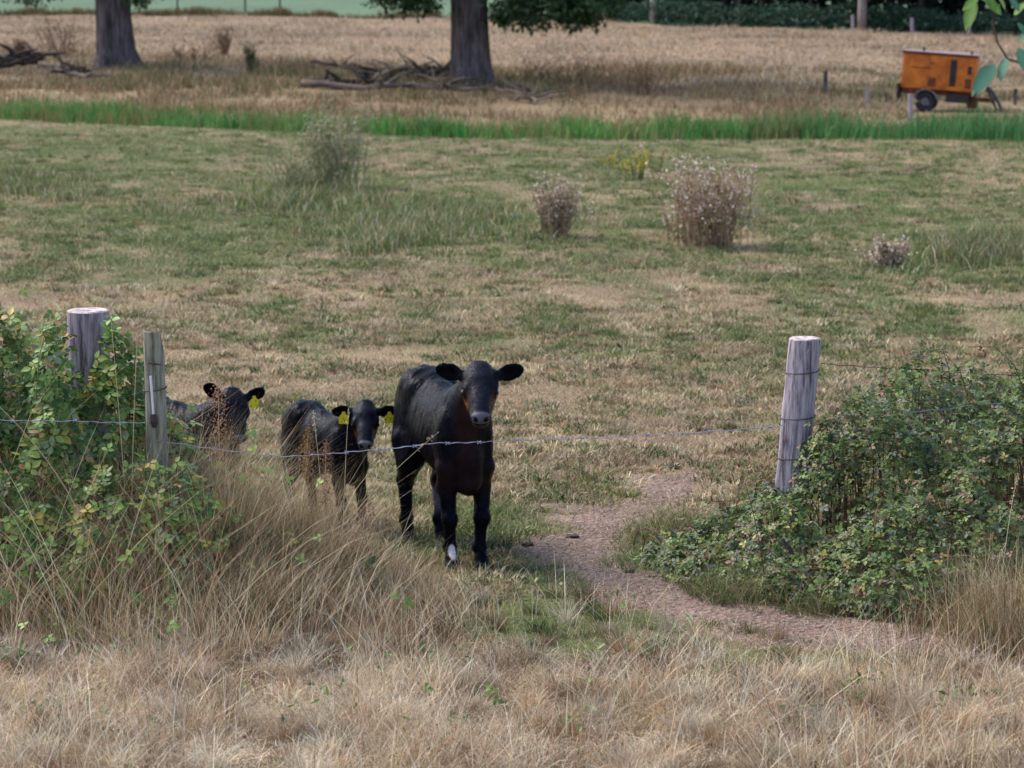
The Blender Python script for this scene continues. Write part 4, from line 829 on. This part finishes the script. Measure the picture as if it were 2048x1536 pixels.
weed('ragwort', 'faded olive ragwort right of the larger ragwort', 'weed', 1310, 348, .4, .25, 7, GL, YEL*.6, 'ragwort plants', .025, leaf=30, leafc=GL, sw=.008)
BRN = np.array([lin(112, 84, 66), lin(134, 104, 80), lin(96, 76, 60)])
for (u_, v_, h_, w_, l_, c_) in [(125, 118, 1.6, 2.0, 'reddish brown bare shrub left of the pale tree trunk', BRN), (447, 112, 1.1, .7, 'dark dead weed stalks between the two big trees', BRN*.8), (502, 148, 1.1, .35, 'single dark green upright weed between the big trees', GL*.8),
                                (1285, 190, 1.0, 2.4, 'dull brown weed clump on the bank right of the oak', BRN), (1125, 180, .95, 2.0, 'brown weed clump just right of the oak trunk', BRN), (375, 128, .6, 1.6, 'low brown weeds right of the pale tree trunk', BRN), (40, 118, .8, .4, 'short dark weed stalk near the left edge', BRN*.8)]:
    weed('bank_weed', l_, 'weed', u_, v_, h_, w_, 34, c_, c_, 'weeds on the far bank', .05, leaf=int(90*w_), leafc=c_*1.1, sw=.012)
# dock and grass stalks in front of the calves
def stalk(name, label, cat, base, tip, r, head, hcol, scol, group, nh=120, hl=.3, hw=.020, bow=.05, hsz=.009):
    a = np.array(base); b = np.array(tip); th = thing(name, label, cat, a, 0, group); t_ = np.linspace(0, 1, 12)[:, None]; m_ = (a+b)/2+np.array([-(b-a)[0]*.25, 0, bow])
    Pp = (1-t_)**2*a+2*t_*(1-t_)*m_+t_**2*b-a; mb = MB(); mb.tube(Pp, np.linspace(r, r*.5, 12), 5, scol, cap=False); mb.build('stem', M_stem, th)
    if head:
        q = 1-hl*rng.random(nh); P = np.stack([np.interp(q, t_[:, 0], Pp[:, i]) for i in range(3)], -1); fat = np.sin(np.clip((1-q)/hl, .03, 1)*math.pi*.93)**.7
        P += rng.normal(0, 1, (nh, 3))*(hw*.5*(fat+.15))[:, None]
        sf_ = scatter('seed_flower_heads', QUAD, P, rng.standard_normal((nh, 3)), rng.uniform(.7, 1.4, nh)*hsz, jit(np.tile(hcol, (nh, 1)), nh, .2), M_straw, th); tag(sf_, kind='stuff')
    return th
def gb(u_, Y_): x_ = (u_-1024)/F*Y_*1.0; return (x_, Y_, float(zt(x_, Y_))-.01)
DK = np.array(lin(142, 108, 66)); DKR = np.array(lin(128, 88, 76)); ST = np.array(lin(196, 178, 146))
stalk('dock', 'golden brown dock seed head in front of the middle calf', 'weed', gb(592, 11.05), at(617, 855, 11.0), .003, 1, DK, ST*.8, 'dock seed heads', 420, .30, .032, hsz=.011)
stalk('dock', 'reddish dock seed head right of the golden one before the middle calf', 'weed', gb(640, 11.1), at(652, 882, 11.05), .003, 1, np.array(lin(138, 104, 84)), ST*.8, 'dock seed heads', 320, .40, .03, hsz=.011)
stalk('dock', 'reddish dock seed head before the half hidden calf', 'weed', gb(430, 11.1), at(436, 768, 11.05), .003, 1, np.array(lin(170, 132, 104)), ST*.8, 'dock seed heads', 600, .36, .055, hsz=.009)
stalk('dock', 'low reddish dock seed head below the chest of the middle calf', 'weed', gb(700, 11.0), at(735, 1012, 11.0), .003, 1, DKR*1.1, ST*.8, 'dock seed heads', 380, .8, .07, hsz=.010)
stalk('grass_stalk', 'tallest thin grass stalk right of the thick left post', 'grass stalk', gb(245, 11.0), at(204, 462, 10.95), .0022, 1, ST, ST*.9, 'tall grass stalks', 26, .12, .008, .02)
stalk('grass_stalk', 'thin grass stalk leaning right above the narrow left post', 'grass stalk', gb(240, 11.0), at(287, 462, 10.95), .0022, 1, ST, ST*.9, 'tall grass stalks', 26, .12, .008, .02)
stalk('grass_stalk', 'pale stalk slanting up across the legs of the middle calf to the wire', 'grass stalk', gb(560, 10.9), at(877, 864, 11.3), .0021, 1, ST, ST, 'tall grass stalks', 20, .1, .008, .0)
stalk('grass_stalk', 'upright stalk standing before the face of the middle calf', 'grass stalk', gb(672, 11.0), at(697, 815, 11.2), .002, 1, ST*.9, ST*.85, 'tall grass stalks', 20, .1, .008, .02)
stalk('grass_stalk', 'pale seeded stalk over the back of the middle calf', 'grass stalk', gb(648, 11.0), at(626, 820, 11.2), .0018, 1, ST*1.1, ST, 'tall grass stalks', 30, .14, .01, .02)
stalk('grass_stalk', 'short stalk pointing at the hind leg of the tallest calf', 'grass stalk', gb(700, 10.9), at(862, 1008, 11.0), .002, 1, ST*1.05, ST, 'tall grass stalks', 24, .18, .01, .01)
stalk('grass_stalk', 'long pale stalk crossing the lower left brambles', 'grass stalk', at(205, 1150, 10.55), at(-10, 805, 10.75), .003, 0, ST, ST*.8, 'tall grass stalks')
stalk('grass_stalk', 'pale stalk standing at the right edge over the brambles', 'grass stalk', gb(2022, 10.8), at(2035, 950, 10.85), .0022, 1, ST, ST, 'tall grass stalks', 40, .2, .012, .02)
stalk('grass_stalk', 'short seeded stalk left of the right edge stalk', 'grass stalk', gb(1990, 10.7), at(2012, 1085, 10.75), .0022, 1, ST, ST, 'tall grass stalks', 40, .2, .012, .02)
stalk('grass_stalk', 'fallen pale stalk slanting across the right foreground', 'grass stalk', at(1745, 1300, 10.15), at(2045, 1440, 9.5), .0028, 0, ST, ST, 'tall grass stalks', bow=.0)
stalk('grass_stalk', 'dark curved twig leaning below the right fence post', 'grass stalk', at(1530, 1165, 11.2), at(1490, 965, 11.3), .003, 0, ST, np.array(lin(70, 62, 50)), 'tall grass stalks', bow=.0)
stalk('grass_stalk', 'dead brown stalk among the lower right brambles', 'grass stalk', at(1860, 1270, 10.9), at(1800, 1130, 11.0), .003, 1, np.array(lin(190, 175, 165)), np.array(lin(150, 108, 84)), 'tall grass stalks', 30, .15, .02, .0)
# dung and tiny flowers
def lump(name, label, cat, p, r, m_, grp, sq=.45):
    import bmesh
    me = bpy.data.meshes.new(name); bm = bmesh.new(); bmesh.ops.create_icosphere(bm, subdivisions=3, radius=r)
    sd_ = rng.random()*50
    for v_ in bm.verts:
        q = .7+.65*float(vnoise(v_.co.x*1.6/r+sd_, v_.co.y*1.6/r+v_.co.z*2/r, .8)); v_.co *= q; v_.co.z *= sq; v_.co.x *= 1.25
    bm.to_mesh(me); bm.free(); me.materials.append(m_)
    for pl in me.polygons: pl.use_smooth = True
    o = bpy.data.objects.new(name, me); COL.objects.link(o); o.location = (p.x, p.y, p.z+r*sq*.45); return tag(o, label, cat, grp)
for (u_, v_, r_, l_) in [(1345, 938, .035, 'dark dung lump on the dry ground left of the right post'), (1258, 1148, .022, 'black dung lump in the middle of the trodden path'), (1302, 1158, .014, 'small dung crumb right of the black lump on the path'),
                         (1145, 1078, .028, 'flat dark clod on the path near the calf'), (1055, 1095, .026, 'brown clod beside the hooves of the tallest calf'), (1425, 1192, .018, 'small dark clod where the path meets the brambles')]:
    lump('dung', l_, 'dung', ground(u_, v_)+Vector((0, 0, .008)), r_*.95, M_dung, 'dung lumps near the path')
M_white = mat('white_petals', base=(.8, .8, .8), rough=.6)
for (u_, v_, l_) in [(1420, 1306, 'tiny white flower in the foreground grass right of the middle'), (825, 1107, 'tiny white flower below the hind leg of the tallest calf')]:
    p = ground(u_, v_+14); th = thing('clover_flower', l_, 'flower', p, 0, 'tiny white flowers'); mb = MB(); top = np.array(at(u_, v_, p.y-.01))-np.array(p); mb.tube([np.zeros(3), top*.5+[.004, 0, 0], top], .0015, 4, GL[0]); mb.build('stem', M_stem, th)
    n = 60; d = rng.standard_normal((n, 3)); d /= np.linalg.norm(d, axis=1)[:, None]; scatter('flower_head', QUAD, top+d*.004, d+.01, np.full(n, .008 if u_ > 1000 else .006), np.ones((n, 3)), M_white, th)
# ------------------------------------------------------------------ orange compressor trailer
M_or = mat('faded_orange_paint', base=lin(208, 116, 40), rough=.55, spec=.3, noise=[(3, (.62, .5, .45), (1.08, 1.1, 1.1), .32, .62), (14, (.85, .8, .75), (1.05, 1.05, 1.05), .35, .6)])
M_roof = mat('dusty_roof_sheet', base=lin(168, 150, 154), rough=.7, noise=[(4, (.7, .65, .65), (1.1, 1.1, 1.1), .35, .65)])
M_dark = mat('dark_steel', base=lin(46, 36, 38), rough=.7, noise=[(6, (.6, .5, .5), (1.4, 1.2, 1.1), .35, .65)])
M_rusty = mat('rusty_chassis', base=lin(112, 62, 40), rough=.85, noise=[(7, (.5, .4, .4), (1.2, 1.1, 1.1), .35, .65)])
M_tyre = mat('tyre_rubber', base=lin(42, 42, 50), rough=.85); M_rim = mat('grey_rim', base=lin(112, 108, 112), rough=.6, noise=[(9, (.6, .6, .6), (1.1, 1.1, 1.1), .35, .65)]); M_hose = mat('grey_hose', base=lin(70, 72, 84), rough=.6)
tp_ = ground(1868, 224); tl = at(1868, 224, tp_.y)
tr = thing('compressor_trailer', 'orange compressor trailer with a dark louvre parked at the far field edge', 'trailer', (tp_.x, tp_.y+.3, tp_.z), R(-14))
tr.rotation_euler = (0, R(4.0), R(-14))
# local: x right along the side, -y towards the viewer
def tb_(name, c, d, m_, par=tr, rot=None):
    mb = MB(); mb.box(c, d, rot); o = mb.build(name, m_, par); b = o.modifiers.new('bevel', 'BEVEL'); b.width = .012; b.segments = 2; return o
BW, BD, BH, BZ = 1.98, 1.15, .95, 1.10; x0 = .12
body = tb_('body', (x0, 0, BZ), (BW, BD, BH), M_or)
tb_('roof', (x0, 0, BZ+BH/2+.03), (BW+.06, BD+.06, .05), M_roof); tb_('roof_trim', (x0, -BD/2-.035, BZ+BH/2+.005), (BW+.07, .012, .07), M_rusty)
tb_('door_panel', (x0-.62, -BD/2-.008, BZ+.02), (.66, .02, .84), M_or); dp = tb_('door_panel', (x0-.02, -BD/2-.008, BZ+.02), (.44, .02, .84), M_or); tb_('door_panel', (x0+.80, -BD/2-.008, BZ), (.30, .02, .84), M_or)
lv = tb_('louvre', (x0+.38, -BD/2-.012, BZ+.0), (.17, .03, .72), M_dark)
for i in range(8): tb_('slat', (x0+.38, -BD/2-.032, BZ-.31+i*.09), (.15, .02, .02), M_dark, lv, np.array(Matrix.Rotation(R(35), 3, 'X')))
tb_('hatch', (x0-.16, -BD/2-.024, BZ-.28), (.19, .02, .24), M_rusty); tb_('control_panel', (x0+.82, -BD/2-.024, BZ+.10), (.11, .03, .22), M_dark); tb_('gauge_box', (x0+.80, -BD/2-.024, BZ-.26), (.16, .03, .26), M_rusty)
tb_('handle', (x0-.20, -BD/2-.03, BZ+.22), (.14, .02, .025), M_dark); tb_('rain_strip', (x0-.5, -BD/2-.022, BZ+.08), (.5, .01, .03), M_rusty)
mb = MB(); mb.tube([(x0-.5, 0, BZ+BH/2+.05), (x0-.5, 0, BZ+BH/2+.16)], .04, 10); mb.build('exhaust', M_dark, tr); mb = MB(); mb.tube([(x0+.82, -.3, BZ+BH/2+.05), (x0+.82, -.3, BZ+BH/2+.14)], .035, 10); mb.build('lifting_eye', M_dark, tr)
tb_('chassis', (x0-.02, 0, .56), (2.08, .8, .14), M_rusty); tb_('side_skirt', (x0-.72, -.5, .55), (.48, .04, .18), M_rusty); tb_('toolbox', (x0+.55, -.45, .42), (.6, .3, .22), M_dark)
tb_('rear_bar', (x0-1.05, -.1, .52), (.06, 1.1, .42), M_dark); tb_('tow_bar', (x0+1.05, 0, .42), (1.0, .12, .12), M_rusty); tb_('support_leg', (x0+.95, -.2, .33), (.3, .12, .3), M_rusty)
for sy in (-1, 1):
    wt = MB(); a = np.linspace(0, 2*math.pi, 25); wt.tube(np.stack([x0-.30+.205*np.cos(a), np.full(25, sy*.56), .275+.205*np.sin(a)], -1), .075, 8, cap=False); wo_ = wt.build('wheel', M_tyre, tr, smooth=True)
    wr = MB(); wr.tube([(x0-.30, sy*.56-.04, .275), (x0-.30, sy*.56+.04, .275)], .105, 16); wr.build('rim', M_rim, wo_)
    fn = MB(); a = np.linspace(R(15), R(165), 9); O_ = [(x0-.30+.35*math.cos(t_), sy*.56+o_, .275+.35*math.sin(t_)) for t_ in a for o_ in (-.12, .12)]; fn.add(O_, [[2*i, 2*i+1, 2*i+3, 2*i+2] for i in range(8)]); fo = fn.build('mudguard', M_roof, tr); fo.modifiers.new('thick', 'SOLIDIFY').thickness = .02
hs_ = thing('hose', 'dark grey hose hanging in a loop beside the orange trailer', 'hose', (tp_.x+1.45, tp_.y-.2, float(zt(tp_.x+1.45, tp_.y))))
a = np.linspace(0, 1, 16); mb = MB(); hp = np.stack([-.05+.42*a**1.2, .1*np.sin(a*3), .62*(1-a**2)+.02], -1); mb.tube(hp, .045, 8); mb.tube(hp*[.7, 1, .9]+[-.02, .12, 0], .035, 8); mb.build('tube', M_hose, hs_, smooth=True)
# far small posts
def fpost(u_, vt, vb, w_, label, m_=M_wood, Y_=None, grp='distant fence posts'):
    b = ground(u_, vb) if Y_ is None else at(u_, vb, Y_); t_ = at(u_+rng.normal(0, 1), vt, b.y); b2 = Vector(b); b2.z -= .05; post('distant_post', label, b2, t_, w_/2, m_, k=8, end=m_, group=grp)
fpost(1821, 188, 244, .12, 'pale post standing in front of the orange trailer'); fpost(1651, 142, 186, .13, 'dark post left of the orange trailer, in the brown bank grass', M_bark)
fpost(1735, 172, 206, .09, 'thin pale post between the dark post and the orange trailer'); fpost(2030, 178, 210, .10, 'thin post at the right edge beyond the trailer', M_bark); fpost(1772, 186, 205, .08, 'short post stub just left of the trailer', M_bark)
fg = 'posts along the far field boundary'
for i, (u_, vt, vb) in enumerate([(355, -6, 22), (490, -8, 26), (560, -8, 30), (770, -4, 34)]): fpost(u_, vt, vb, .12, ['thin dark fence post at the far green field, first right of the pale tree', 'thin dark far fence post left of the pair above the dry field', 'thin dark far fence post right of the pair above the dry field', 'thin far fence post beside the hanging oak leaves'][i], M_bark, grp=fg)
for i, (u_, vt, vb) in enumerate([(1478, 22, 52), (1595, 26, 56), (1706, 30, 62), (1825, 36, 66), (1938, 30, 72)]): fpost(u_, vt, vb, .17, ['pale far post at the wood edge, leftmost of the row', 'pale far post at the wood edge, second from left', 'pale far post at the wood edge beside the pale trunk', 'pale far post at the wood edge above the trailer', 'pale far post at the wood edge behind the green leaves'][i], M_wood, grp=fg)
# hedge line of dead growth at the far edge of the dry field, left
n = 14000
x = rng.uniform(-34, 6, n); y = far_edge(x)+rng.normal(0, .4, n)+.5; cl = fbm(x, y, 1.5, 301, 3); k = rng.random(n) < np.clip(cl*3-.9, .1, 1); x, y, cl = x[k], y[k], cl[k]; n = len(x)
col = np.array([lin(110, 92, 66), lin(88, 84, 56), lin(130, 110, 80)])[rng.integers(0, 3, n)]
tag(blades('boundary_weeds', on_ground(x, y), (.25+.45*rng.random(n))*cl*1.4, .05+.03*rng.random(n), .1+.5*rng.random(n), rng.random(n)*6.28, jit(col, n), M_grass), 'brown weeds along the far boundary below the green field', 'weeds', kind='stuff')
# ------------------------------------------------------------------ dark wood at the upper right
WD = np.array([lin(30, 48, 38), lin(24, 38, 32), lin(38, 58, 44), lin(22, 34, 30)])
WT = ['wood edge tree with a grey trunk, leftmost of the dark wood', 'dark slim tree second from the left in the wood edge', 'dark tree of the wood edge above the middle right of the dry field', 'dark slim tree left of the pale trunk', 'wood edge tree with the palest trunk, left of the trailer', 'dark tree of the wood above the orange trailer', 'dark tree of the wood right of the trailer', 'dark tree behind the green leaves at the upper right corner']
for i, (u_, wd, pale) in enumerate([(1308, .4, 1), (1420, .25, 0), (1520, .3, 0), (1620, .25, 0), (1724, .42, 2), (1840, .3, 0), (1950, .3, 0), (2040, .3, 0)]):
    xw = ray(u_, 40); Y_ = float(far_edge(xw.x/xw.y*125))+ (.25 if pale else 3.5); Xw = xw.x/xw.y*Y_; b = Vector((Xw, Y_, float(zt(Xw, Y_))-.1)); th = thing('woodland_tree', WT[i], 'tree', b, 0, 'trees of the dark wood'); mb = MB()
    zz = np.linspace(0, 9, 8); mb.tube(np.stack([.12*zz*rng.normal(.1, .3)+.06*np.sin(zz), .05*np.cos(zz), zz], -1), np.linspace(wd/2*1.15, wd/3, 8), 9, lin(150, 140, 136) if pale == 2 else (lin(160, 156, 150) if pale else lin(58, 54, 50)))
    mb.build('trunk', M_dead, th, smooth=True)
    bl = [(b.x+rng.normal(0, 1), b.y+rng.normal(1.5, .8), 6.5+rng.normal(0, .5)+b.z, 3.2, 3, 3.2), (b.x, b.y+2.5, b.z+3.0, 2.4, 1.2, 1.3)]
    crown('crown', th, bl, 3600, .34, WD, np.array(b), 400+i)
def mass(name, label, n, y_off, hmin, hmax, pal, sc, x0=3.2, x1=34, dy=2.0, kind='stuff', mt=M_tleaf):
    x = rng.uniform(x0, x1, n); yb = far_edge(x)+y_off+rng.random(n)*dy; hm = hmin+(hmax-hmin)*fbm(x, yb, 1.6, 333, 3); z = zt(x, yb)+rng.random(n)**.8*hm
    P = np.stack([x, yb, z], -1); col = pal[rng.integers(0, len(pal), n)]*(.7+.6*vnoise(x, z*1.5+yb, .7, 77))[:, None]
    return tag(scatter(name, QUAD, P, rng.standard_normal((n, 3))+[0, -.6, .5], rng.uniform(sc*.6, sc*1.4, n), jit(col, n, .18), mt), label, 'undergrowth', kind=kind)
mass('woodland', 'dark mass of bushes and trees filling the wood behind the field', 34000, 4, 7, 12, WD*.8, .5, dy=9)
mass('undergrowth', 'bluish green nettles and bushes along the foot of the dark wood', 15000, .4, .45, 1.7, np.array([lin(48, 78, 62), lin(38, 62, 50), lin(60, 90, 70)]), .17, dy=1.8)
# ------------------------------------------------------------------ overhanging leaves of a tree beside the camera
SL = leaflet(1, .42, .25, 5, 0)
wt_ = Vector((2.75, 6.6, float(zt(2.75, 6.6)))); th = thing('willow_tree', 'young tree outside the right edge whose green leaves hang into the upper right corner', 'tree', wt_); mb = MB()
mb.tube([(0, 0, -.1), (.05, 0, 1), (-.05, .05, 2), (0, .1, 3.2), (.1, .1, 4.2)], [.06, .055, .045, .03, .015], 9, lin(110, 104, 92)); mb.build('trunk', M_stem, th, smooth=True)
def W3(u_, v_, Y_=7.0): return np.array(at(u_, v_, Y_))-np.array(wt_)
mb = MB(); tw = lin(78, 66, 60)
mb.tube([(-.04, .05, 2.2), W3(2120, 60, 6.8), W3(2100, 100, 6.9), W3(2048, 128), W3(2015, 118), W3(1995, 85), W3(1985, 45), W3(1990, 5)], [.012, .009, .006, .004, .0035, .003, .0028, .002], 6, tw)
mb.tube([W3(2015, 118), W3(2005, 122), W3(2000, 130)], .002, 4, tw); mb.tube([(0, .1, 3.2), W3(2080, -60), W3(2020, -30), W3(1960, -5)], [.01, .006, .004, .002], 5, tw); mb.build('twigs', M_stem, th, smooth=True)
LV = [(1990, 128, 1942, 192, 0), (2013, 115, 1998, 163, 0), (2038, 95, 2052, 145, 0), (1990, 8, 1958, -8, 1), (1955, -5, 1925, 20, 1), (1950, 2, 1930, 62, 1), (1972, -2, 2005, 30, 1), (2028, 30, 2055, 0, 1), (2035, 45, 2060, 78, 2), (2010, 20, 1998, -10, 1), (2045, 100, 2075, 95, 0), (2040, 85, 2056, 55, 0), (1975, -12, 1990, 22, 1), (2020, -5, 2040, 22, 2)]
P, A_, S_, Cl, Nn = [], [], [], [], []
LC = [np.array(lin(84, 126, 102)), np.array(lin(104, 136, 66)), np.array(lin(74, 112, 88))]
Vl, Tl, Cc = [], [], []; cnt = 0
for (ua, va, ub, vb, ci) in LV:
    a = W3(ua, va); b = W3(ub, vb, 6.97); d = b-a; L_ = np.linalg.norm(d); d /= L_; nn = np.array([rng.normal(0, .5), -1, rng.uniform(.2, 1.1)]); nn -= d*(nn@d); nn /= np.linalg.norm(nn); yv = np.cross(nn, d)
    Vl.append(a+L_*(SL[0][:, :1]*d+SL[0][:, 1:2]*yv+SL[0][:, 2:3]*nn)); Tl.append(SL[1]+cnt); cnt += len(SL[0]); q_ = np.tile(LC[ci]*rng.uniform(.85, 1.1), (len(SL[0]), 1)); q_[::3] *= 1.5; Cc.append(q_)
# the rest of its foliage, above and beside the frame
m = 900; Pq = np.array([.1, .15, 3.9])+rng.standard_normal((m, 3))*[.42, .4, .45]; k = Pq[:, 2] > 3.0; Pq = Pq[k]; m = len(Pq)
dd = rng.standard_normal((m, 3)); dd[:, 2] -= .5; dd /= np.linalg.norm(dd, axis=1)[:, None]; nn = np.cross(dd, rng.standard_normal((m, 3))); nn /= np.linalg.norm(nn, axis=1)[:, None]; yy = np.cross(nn, dd)
for i in range(m): Vl.append(Pq[i]+.09*(SL[0][:, :1]*dd[i]+SL[0][:, 1:2]*yy[i]+SL[0][:, 2:3]*nn[i])); Tl.append(SL[1]+cnt); cnt += len(SL[0]); Cc.append(np.tile(LC[i % 3]*.8, (len(SL[0]), 1)))
meshnp('leaves', np.vstack(Vl), np.vstack(Tl), M_tleaf, th, np.vstack(Cc), smooth=True)
